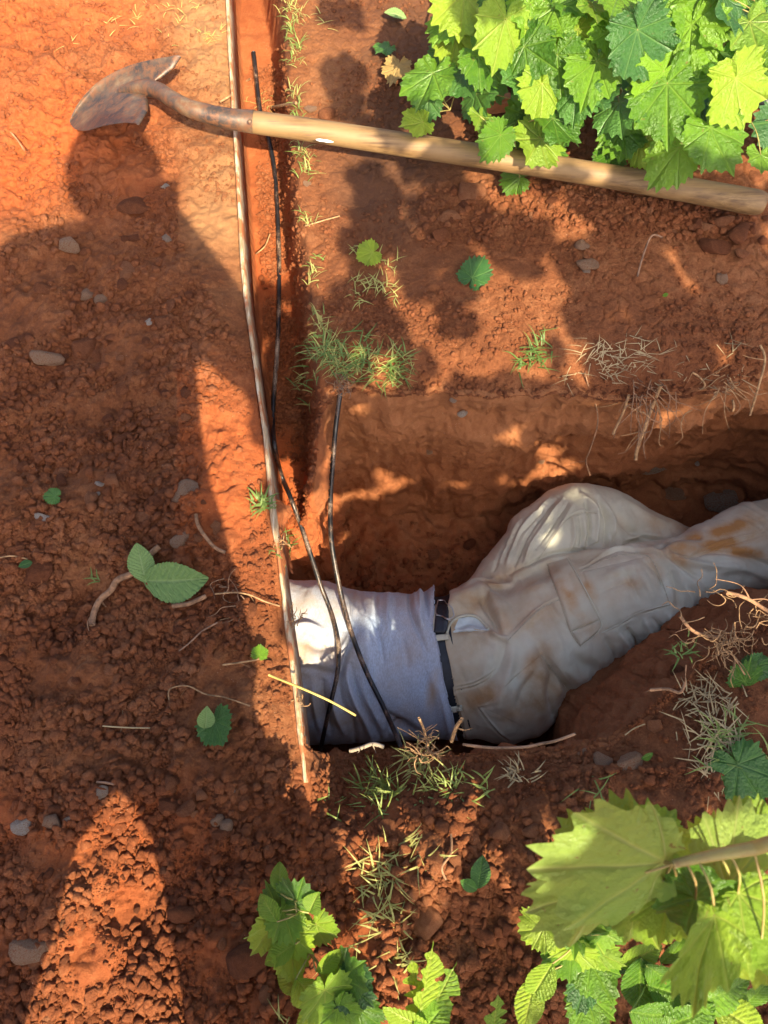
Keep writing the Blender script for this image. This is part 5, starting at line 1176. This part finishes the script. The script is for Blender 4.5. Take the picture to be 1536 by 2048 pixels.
# belt
bm1 = (bx_ > hem-22) & (bx_ < wst+16) & (bx_ < 960)
bvv, bqq, bu = clip_surface(bm1, 99, wst+12, True, np.full(len(BV), 0.0035))
M_BELT = simple('black_leather', (0.022, 0.026, 0.036), 0.5, 0.3, 60, 0.2, 0.001)
belt = mesh_np('belt', bvv-mo, bqq, M_BELT, man); so = belt.modifiers.new('b', 'SOLIDIFY'); so.thickness = 0.003; so.offset = -1
BVH = BVHTree.FromPolygons([Vector(v) for v in np.concatenate([tv, ])], tq.tolist())
BVHB = BVHTree.FromPolygons([Vector(v) for v in bvv], bqq.tolist())
def on_surf(px, py, off=0.0, bvh=None):
    o = Vector((0, 0, H)); d = (V3(px, py, -0.5)-o).normalized(); h = (bvh or BVH).ray_cast(o, d)
    if h[0] is None: h = (bvh or BVH).find_nearest(V3(px, py, -0.40))
    n = h[1]; n = n if n.dot(o-h[0]) > 0 else -n
    return h[0]+n*off, n
def patch(corners, name, mat, off, par, nu=34, nv=34, edge=0.10, bvh=None, attr=True, bow=None):
    c = np.array(corners, float); V = []; P2 = []
    for i in range(nu):
        for j in range(nv):
            u = i/(nu-1); v = j/(nv-1)
            q = c[0]*(1-u)*(1-v)+c[1]*u*(1-v)+c[2]*u*v+c[3]*(1-u)*v
            if bow is not None: q = q+np.array(bow)*4*u*(1-u)
            e = min(u, 1-u, v, 1-v)*min(nu, nv); o_ = off if e >= 1.5 else (off*0.7 if e > 0.5 else -0.001)
            if 1.6 < e < 3.5: o_ = off-0.0012
            p, n = on_surf(q[0], q[1], o_, bvh); V.append(p); P2.append(q)
    V = np.array([list(p) for p in V])
    # even out the surface normals' jitter
    G = V.reshape(nu, nv, 3)
    for _ in range(2):
        K = G.copy(); K[1:-1, 1:-1] = (G[1:-1, 1:-1]*2+G[:-2, 1:-1]+G[2:, 1:-1]+G[1:-1, :-2]+G[1:-1, 2:])/6; G = K
    o = mesh_np(name, G.reshape(-1, 3)-mo, gridfaces(nu, nv), mat, par)
    if attr: mudattr(o, np.array(P2), G.reshape(-1, 3), MUD1, MUD2)
    return o
z8c = lambda L: Z8(L)
patch(z8c([(545,395),(640,372),(785,650),(652,706)]), 'pocket_flap', M_PANTS, 0.0075, trousers, 30, 56, bvh=BVH)
patch(z8c([(652,700),(785,645),(776,700),(697,768)]), 'pocket_flap', M_PANTS, 0.0078, trousers, 30, 18, bvh=BVH)
patch(z8c([(700,432),(1000,362),(1093,575),(800,700)]), 'cargo_pocket', M_PANTS, 0.0035, trousers, 50, 50, bvh=BVH)
patch(z8c([(518,805),(640,965),(500,1160),(250,1042)]), 'back_pocket', M_PANTS, 0.002, trousers, 44, 44, bvh=BVH)
M_LIN = simple('white_lining', (0.62, 0.68, 0.68), 0.9, 0.08, 60)
patch(z8c([(122,706),(150,640),(225,628),(292,696)]), 'pocket_lining', M_LIN, 0.003, trousers, 24, 24, attr=False, bvh=BVH)
# rolled edge of the pocket above the lining, and the stitch lines as thin raised cords
def cord(pts, r, name, mat, par, off=0.001, bvh=None, n=None):
    q = catmull(pts, n or len(pts)*8) if len(pts) > 2 else np.linspace(pts[0], pts[1], 12)
    P = [np.array(on_surf(a, b_, off, bvh)[0]) for a, b_ in q]; P = np.array(P)
    for _ in range(2): P[1:-1] = (P[:-2]+P[1:-1]*2+P[2:])/4
    mb = MB(); mb.tube(P-mo, r, 6, sub=len(P)*2); return mb.build(name, mat, par)
M_STITCH = simple('stitching', (0.50, 0.44, 0.32), 0.9, 0.2, 200)
cord(Z8([(96,716),(108,672),(140,640),(190,628),(240,640),(285,690)]), 0.0032, 'pocket_edge', M_PANTS, trousers, 0.003)
for (p_, r_) in ((Z8([(545,395),(560,450),(600,550),(650,700),(697,768)]), .0011), (Z8([(640,372),(700,480),(785,645),(776,700),(697,768)]), .0013), (Z8([(695,434),(800,382),(900,357),(1000,364),(1050,450),(1096,577)]), .0010),
                 (Z8([(1096,577),(950,617),(870,667),(790,706)]), .0014), (Z8([(518,805),(578,880),(642,966)]), .0009), (Z8([(370,742),(450,662),(530,592),(610,556)]), .0011), (Z8([(490,405),(560,300),(630,205),(700,170),(770,172)]), .0008)):
    cord(p_, r_, 'seam', M_STITCH if r_ < .0012 else M_PANTS, trousers, 0.0006+(0.0068 if 'x' == 'y' else 0.0))
# belt loops and buckle
def strap(p0, p1, w, name, mat, par, off, bvh, th=0.002):
    p0 = np.array(p0, float); p1 = np.array(p1, float); d = p1-p0; nrm_ = np.array([-d[1], d[0]])/np.hypot(*d)*w/2; V = []
    for i in range(12):
        for j in range(5):
            q = p0+d*i/11+nrm_*(j/2-1); o_ = off+0.003*math.sin(i/11*3.14)
            V.append(list(on_surf(q[0], q[1], o_, bvh)[0]))
    o = mesh_np(name, np.array(V)-mo, gridfaces(12, 5), mat, par); s = o.modifiers.new('t', 'SOLIDIFY'); s.thickness = th; s.offset = 1; return o
ALL = BVHTree.FromPolygons([Vector(v) for v in np.concatenate([tv, bvv])], tq.tolist()+(bqq+len(tv)).tolist())
for (a, c) in (((866,1279),(897,1276)), ((897,1417),(921,1414))):
    o = strap(a, c, 11, 'belt_loop', M_PANTS, trousers, 0.006, ALL); attr_c(o, 'mud', np.zeros((len(o.data.vertices), 3)))
o = strap((873,1215),(866,1276), 7, 'belt_loop', M_PANTS, trousers, 0.008, ALL); attr_c(o, 'mud', np.zeros((len(o.data.vertices), 3)))
M_STEELB = simple('buckle_steel', (0.5, 0.5, 0.5), 0.3, 0.1); M_STEELB.node_tree.nodes['Principled BSDF'].inputs['Metallic'].default_value = 0.9
strap((884,1216),(878,1270), 22, 'belt_end', M_BELT, belt, 0.012, ALL, 0.004)
bk_ = cord([(876,1213),(900,1217),(897,1240),(872,1238),(876,1213)], 0.0013, 'buckle', M_STEELB, belt, 0.018, ALL)
cord([(872,1240),(895,1244)], 0.0016, 'buckle_pin', M_STEELB, belt, 0.018, ALL)
# boots
def boot(rows, lab=None):
    V, Q = blob_surface('b', chain_balls(rows), 0.008, 4, 0); N_ = vnormals(V, Q)
    o = mesh_np('boot', V+N_*0.008-mo, Q, simple('tan_boot_leather', (0.50, 0.26, 0.09), 0.7, 0.3, 30, 0.5, 0.002), man)
    lo = V[:, 2].min(); s_ = (V[:, 2] < lo+0.03)
    o2 = mesh_np('sole', np.where(s_[:, None], V+N_*0.012+[0, 0, -0.006], V)-mo, Q[s_[Q].all(1)], simple('rubber_sole', (0.05, 0.045, 0.04), 0.8), o)
    return o
boot([(1455,1165,-.585,56,1.05),(1500,1192,-.59,60,1.0),(1545,1195,-.60,54,.85),(1600,1180,-.61,44,.75),(1650,1165,-.615,36,.6)])
boot([(1770,992,-.48,60,1),(1800,975,-.49,60,1),(1820,1010,-.50,56,.8),(1835,1050,-.51,46,.7)])
# the skin under the clothes, with head and hands in the dark below the board
def P_(px, py, z): return W(px, py, z)
bodyb = [(c, rx*0.80, ry*0.80, rz*0.80) for c, rx, ry, rz in BASE]
hc = P_(300, 1318, -.50)
bodyb += wchain_balls([[*P_(420, 1322, -.50), .062, .058], [*(hc+[.07, 0, 0]), .058, .058]])
bodyb += [(hc, .105, .078, .095), (hc+[-.055, 0.0, -.02], .055, .055, .06), (hc+[-.02, .0, -.085], .018, .016, .022), (hc+[.01, .078, .0], .02, .012, .03), (hc+[.01, -.078, .0], .02, .012, .03)]
for sgn, y0 in ((1, 1235), (-1, 1400)):
    e = P_(400, y0, -.50); w_ = e+[-.20, -sgn*.05, -.06]; bodyb += wchain_balls([[*e, .045, .045], [*(e+[-.09, 0, -.03]), .040, .040], [*w_, .028, .028], [*(w_+[-.05, 0, 0]), .038, .016]])
    for f_ in range(4):
        k0 = w_+[-.075, (f_-1.5)*.021, 0]; bodyb += wchain_balls([[*k0, .009, .009], [*(k0+[-.035-.004*(f_ in (1, 2)), 0, -.006]), .0085, .0085], [*(k0+[-.058-.006*(f_ in (1, 2)), 0, -.022]), .0075, .0075]], 0.004)
    k0 = w_+[-.03, -sgn*.03, 0]; bodyb += wchain_balls([[*k0, .011, .011], [*(k0+[-.025, -sgn*.022, -.005]), .010, .010], [*(k0+[-.05, -sgn*.03, -.01]), .008, .008]], 0.004)
v_, q_ = blob_surface('body', bodyb, 0.0065, 3, 0)
M_SKIN = simple('skin', (0.46, 0.26, 0.17), 0.6, 0.12, 25, 0.1)
mesh_np('body', v_-mo, q_, M_SKIN, man)
hb = [(hc+[.015, 0, .012], .108, .083, .098)]; v2, q2 = blob_surface('hair', hb, 0.008, 1, 0); kq = (v2[:, 0] > hc[0]-.05)
v2 = v2*(1)+0.003*fbm(v2[:, 0]*200, v2[:, 1]*60, v2[:, 2]*200, o=2)[:, None]
mesh_np('hair', v2-mo, q2[kq[q2].all(1)], simple('dark_hair', (0.06, 0.04, 0.03), 0.7), man)

# ------------------------------------------------------------------ the photographer (behind the camera; casts the long shadow)
KX, KY = SUN[0]/SUN[2], SUN[1]/SUN[2]
def J(px, py, z): g = W(px, py, 0.0); return np.array([g[0]+KX*z, g[1]+KY*z, z])
ph = empty('person', (-0.2, -0.75, 0)); tag(ph, 'photographer behind the picture edge, seen as the long shadow across the dirt', 'person')
po = np.array(ph.location)
def jc(rows): return wchain_balls([[*J(a, b_, z), r, r*f] for a, b_, z, r, f in rows], 0.015)
def tb(rows): return [(c, a, a*0.62, d) for c, a, b_, d in jc(rows)]
handR = J(332, 425, 1.40); handL = np.array([-0.05, -0.06, 1.335])
torso = [(180,610,1.24,.17,.8),(180,720,1.16,.20,.8),(175,900,1.04,.215,.8),(205,1100,.93,.225,.8),(240,1290,.85,.225,.7),(250,1320,.82,.20,.4)]
legR = [(350,1380,.76,.112,.9),(412,1560,.62,.100,1),(456,1750,.48,.090,1),(486,2048,.30,.070,1),(485,2300,.17,.058,1),(495,2500,.06,.05,1)]
legL = [(110,1380,.76,.13,.9),(30,1560,.62,.104,1),(-14,1750,.48,.090,1),(-85,2048,.30,.078,1),(-90,2300,.17,.058,1),(-110,2500,.06,.05,1)]
armR = [[*J(335,560,1.27), .066, .066], [*J(420,640,1.17), .062, .062], [*J(500,705,1.08), .062, .062], [*((J(490,700,1.08)+handR)/2+[0.01, 0, 0]), .042, .042], [*handR, .03, .03]]
sL = J(60,545,1.27); eL = J(-40,660,1.10)
armL = [[*sL, .066, .066], [*((sL+eL)/2), .055, .055], [*eL, .046, .046], [*((eL+handL)/2), .042, .042], [*handL, .03, .03]]
sh = jc([(335,560,1.27,.07,1),(235,520,1.29,.075,1),(60,545,1.27,.07,1)])
hd = J(232, 350, 1.47)
head = [(hd, .092, .105, .13), (hd+[0, .085, -.02], .018, .02, .025), (hd+[0.085, 0, 0], .012, .02, .03), (hd+[-0.085, 0, 0], .012, .02, .03), (hd+[0, .05, -.07], .05, .05, .05)]
neck = wchain_balls([[*J(235,500,1.30), .06, .06], [*(hd+[0, 0, -.08]), .055, .055]])
fing = []
for hp, s_ in ((handR, 1), (handL, -1)):
    for f_ in range(4):
        k0 = hp+np.array([-s_*0.005, 0.01, 0.03-0.02*f_]); fing += wchain_balls([[*k0, .009, .009], [*(k0+[-s_*.02, .012, 0]), .0085, .0085], [*(k0+[-s_*.035, .006, 0]), .0075, .0075]], 0.004)
    fing += wchain_balls([[*(hp+[0, -.01, .02]), .011, .011], [*(hp+[-s_*.02, -.022, .03]), .009, .009]], 0.004)
feet = []
for L_ in (legR, legL):
    f0 = J(*L_[-1][:3]); feet.append(wchain_balls([[*f0, .05, .05], [f0[0], f0[1]+.08, .05, .048, .045], [f0[0], f0[1]+.17, .035, .044, .03]]))
lR, lL = jc(legR), jc(legL)
v_, q_ = blob_surface('body', tb(torso)+sh+lR+lL+wchain_balls(armR)+wchain_balls(armL)+head+neck+fing+feet[0]+feet[1], 0.010, 3, 0)
mesh_np('body', v_-po, q_, M_SKIN, ph)
def shell(name, balls, inf, mat):
    v, q = blob_surface(name, balls, 0.014, 4, 0); n = vnormals(v, q); return mesh_np(name, v+n*(inf+0.004*fbm(v[:, 0]*14, v[:, 1]*14, v[:, 2]*14, o=2))[:, None]-po, q, mat, ph)
shell('shirt', tb(torso)[:-6]+sh+wchain_balls(armR[:2])+wchain_balls(armL[:2]), 0.010, simple('navy_cotton', (0.05, 0.07, 0.14), 0.9))
shell('trousers', tb(torso[-2:])+lR[:-6]+lL[:-6], 0.014, simple('brown_denim', (0.16, 0.12, 0.09), 0.9))
shell('boot', feet[0], 0.012, simple('boot_leather', (0.16, 0.09, 0.05), 0.7)); shell('boot', feet[1], 0.012, bpy.data.materials['boot_leather'])
v2, q2 = blob_surface('hair', [(hd+[0, -.012, .012], .106, .118, .135)], 0.010, 1, 0); kq = (v2[:, 2] > hd[2]-.02) & ((v2[:, 1] < hd[1]+.07) | (v2[:, 2] > hd[2]+.05))
mesh_np('hair', v2-po, q2[kq[q2].all(1)], bpy.data.materials['dark_hair'], ph)
bk = bmesh.new(); bmesh.ops.create_cube(bk, size=1.0); bmesh.ops.scale(bk, vec=(0.072, 0.147, 0.009), verts=bk.verts); bmesh.ops.bevel(bk, geom=bk.edges[:], offset=0.003, segments=2, affect='EDGES')
me = bpy.data.meshes.new('phone'); bk.to_mesh(me); bk.free(); me.materials.append(simple('phone_glass', (0.02, 0.02, 0.025), 0.15, 0.1))
po_ = bpy.data.objects.new('phone', me); C.objects.link(po_); po_.rotation_euler = (TILT, 0, 0); po_.location = Vector((0, 0, H))+TOCAM*0.012-UP*0.05-RIGHT*0.02
tag(po_, 'phone held by the photographer, taking this picture from above', 'phone')

# ------------------------------------------------------------------ the tree whose leaves dapple the right half
rs = np.random.default_rng(77)
ZONE = [(800,800),(900,740),(960,600),(930,470),(880,350),(1100,350),(1536,405),(1900,430),(2100,2300),(960,2300),(940,2000),(915,1850),(920,1640),(890,1560),(850,1480),(800,1300),(770,1150),(720,1010),(700,850)]
DAP = [(640,560),(700,420),(860,400),(930,560),(900,700),(760,790),(650,760)]
BLOBS = [(690,150,46),(745,360,34),(770,405,40),(735,440,26),(790,475,26),(655,25,24),(700,35,22),(690,210,30),(760,270,40),(830,90,40),(840,330,40),(690,640,22),(790,660,26),(840,560,26),(900,500,28),(860,440,24),(735,540,14),(525,690,22),(585,700,30),(548,840,34),(600,880,34),(585,945,28),(640,850,26),(560,620,18),(605,790,22),(520,790,14),(630,930,20),(590,985,22),(560,1010,16),(620,1000,18),(500,740,10),
         (590,1250,10),(640,1720,12),(820,1830,20),(850,1620,14)]
SPOTS = [(770,1290,12),(805,1350,11),(840,1290,8),(750,1350,9),(880,1120,9),(800,1130,10),(930,1160,8),(850,1200,8),(1000,420,20),(960,370,16),(1060,385,12),(1130,380,12),(1000,560,22),(1050,680,26),(940,720,24),(1010,750,18),(1200,690,12),(1000,1640,14),(1110,1700,18),(1160,1760,16),(1150,470,17),(1085,430,15),(1165,455,14),(1035,400,18),(1230,590,9),(1380,580,10),(1110,560,15),(1090,520,12),(950,640,17),(880,700,19),(860,640,16),(1110,770,15),(1010,640,13),(1130,610,10),(960,500,13),(1340,690,10),(870,480,14),(820,560,18),(1160,765,12),(1460,770,10),(1270,650,8),(900,590,14),(760,740,18),(770,700,14),
         (1370,860,7),(840,940,9),(700,975,8),(1180,1480,8),(1020,1545,9),(1075,1650,8),(1010,1600,10),(990,1690,12),(1220,1690,10),(1350,1620,9),(1000,1890,16),(1180,1860,26),(1290,1820,26),(1120,1800,18),(1400,1790,26),(1480,1850,24),(930,1740,16),(1060,1740,14),(1330,1900,20),(1230,1780,14),(1520,1740,18),(940,1610,12),(1450,1640,10),(1100,1560,7),(900,1500,9)]
def lowleaf(seed):
    V, Fc, _ = palmate(seed); k = [0]+[1+8*168+i for i in range(0, 168, 6)]; V = V[k]; n = len(k)-1
    return V, [[0, 1+i, 1+(i+1) % n] for i in range(n)]
LL = [lowleaf(i) for i in range(6)]
mbl = MB(); cands = []
SPOTS += [(rs.uniform(720, 1540), rs.uniform(430, 1400), rs.choice([6, 8, 9, 11, 14])) for _ in range(85)]
SPOTS = [q for q in SPOTS if not (q[0] < 900 and 1090 < q[1] < 1280 and q[2] > 7)]
def px_to_g(px, py): return W(px, py, 0.0)
def add_leaf(g, s, size):
    p = g+SUN*s; V, Fc = LL[rs.integers(6)]
    n = SUN+rs.normal(size=3)*0.45; n /= np.linalg.norm(n); a = rs.normal(size=3); a -= n*(a@n); a /= np.linalg.norm(a); b_ = np.cross(n, a)
    mbl.add(p+size*(V[:, :1]*a+(V[:, 1:2]-0.4)*b_+V[:, 2:]*n), Fc); cands.append(p)
zp = np.array(ZONE, float); lo, hi = zp.min(0), zp.max(0); cnt = 0
gs = W(np.array([s[0] for s in SPOTS]), np.array([s[1] for s in SPOTS])); sr = np.array([s[2] for s in SPOTS])*1.45/1000.0
# even coverage in ground metres
gz = W(zp[:, 0], zp[:, 1])[:, :2]; glo, ghi = gz.min(0), gz.max(0)
while cnt < 5200:
    g = np.array([*rs.uniform(glo, ghi), 0.0])
    if not inside(g[None, :2], gz)[0]: continue
    size = rs.uniform(0.05, 0.085)
    if (np.hypot(gs[:, 0]-g[0], gs[:, 1]-g[1]) < sr+size*0.56).any(): cnt += 0.3; continue
    add_leaf(g, rs.uniform(2.0, 2.7), size); cnt += 1
gd = W(np.array(DAP)[:, 0], np.array(DAP)[:, 1])[:, :2]; k = 0
while k < 26:
    g = np.array([*rs.uniform(gd.min(0), gd.max(0)), 0.0])
    if inside(g[None, :2], gd)[0]: add_leaf(g, rs.uniform(2.0, 2.5), rs.uniform(0.04, 0.07)); k += 1
for (a, b_, r) in BLOBS:
    g0 = W(a, b_); 
    for _ in range(max(3, int((r/15.0)**2*2.2))):
        th = rs.uniform(0, 6.28); q = math.sqrt(rs.random())*r/1000.0*0.75; add_leaf(g0+np.array([math.cos(th)*q, math.sin(th)*q, 0]), rs.uniform(2.0, 2.4), rs.uniform(0.035, 0.055))
tree = empty('tree', (2.3, -1.9, 0)); tag(tree, 'leafy tree standing behind the photographer to the right, dappling the pit with shade', 'tree'); to = np.array(tree.location)
for i in range(len(mbl.V)): mbl.V[i] = mbl.V[i]-to
cr = mbl.build('crown', M_LEAFD, tree, smooth=False); attr_f(cr, 'vein', np.zeros(len(cr.data.vertices)))
mt = MB(); cc = np.array(cands).mean(0)-to
mt.tube([[0, 0, -.1], [0.02, 0, .8], [-.05, .03, 1.6], [-.15, .1, 2.3], [-.4, .3, 2.9]], [.11, .09, .08, .06, .04], 14)
for k in range(9):
    e = cands[rs.integers(len(cands)-100)]-to; mt.tube([[-.08, .05, 1.7+.12*k], (np.array([-.08, .05, 1.7+.12*k])+e)/2+[0, 0, .15], e], [.035, .018, .004], 8)
mt.build('trunk', M_ROOT, tree)
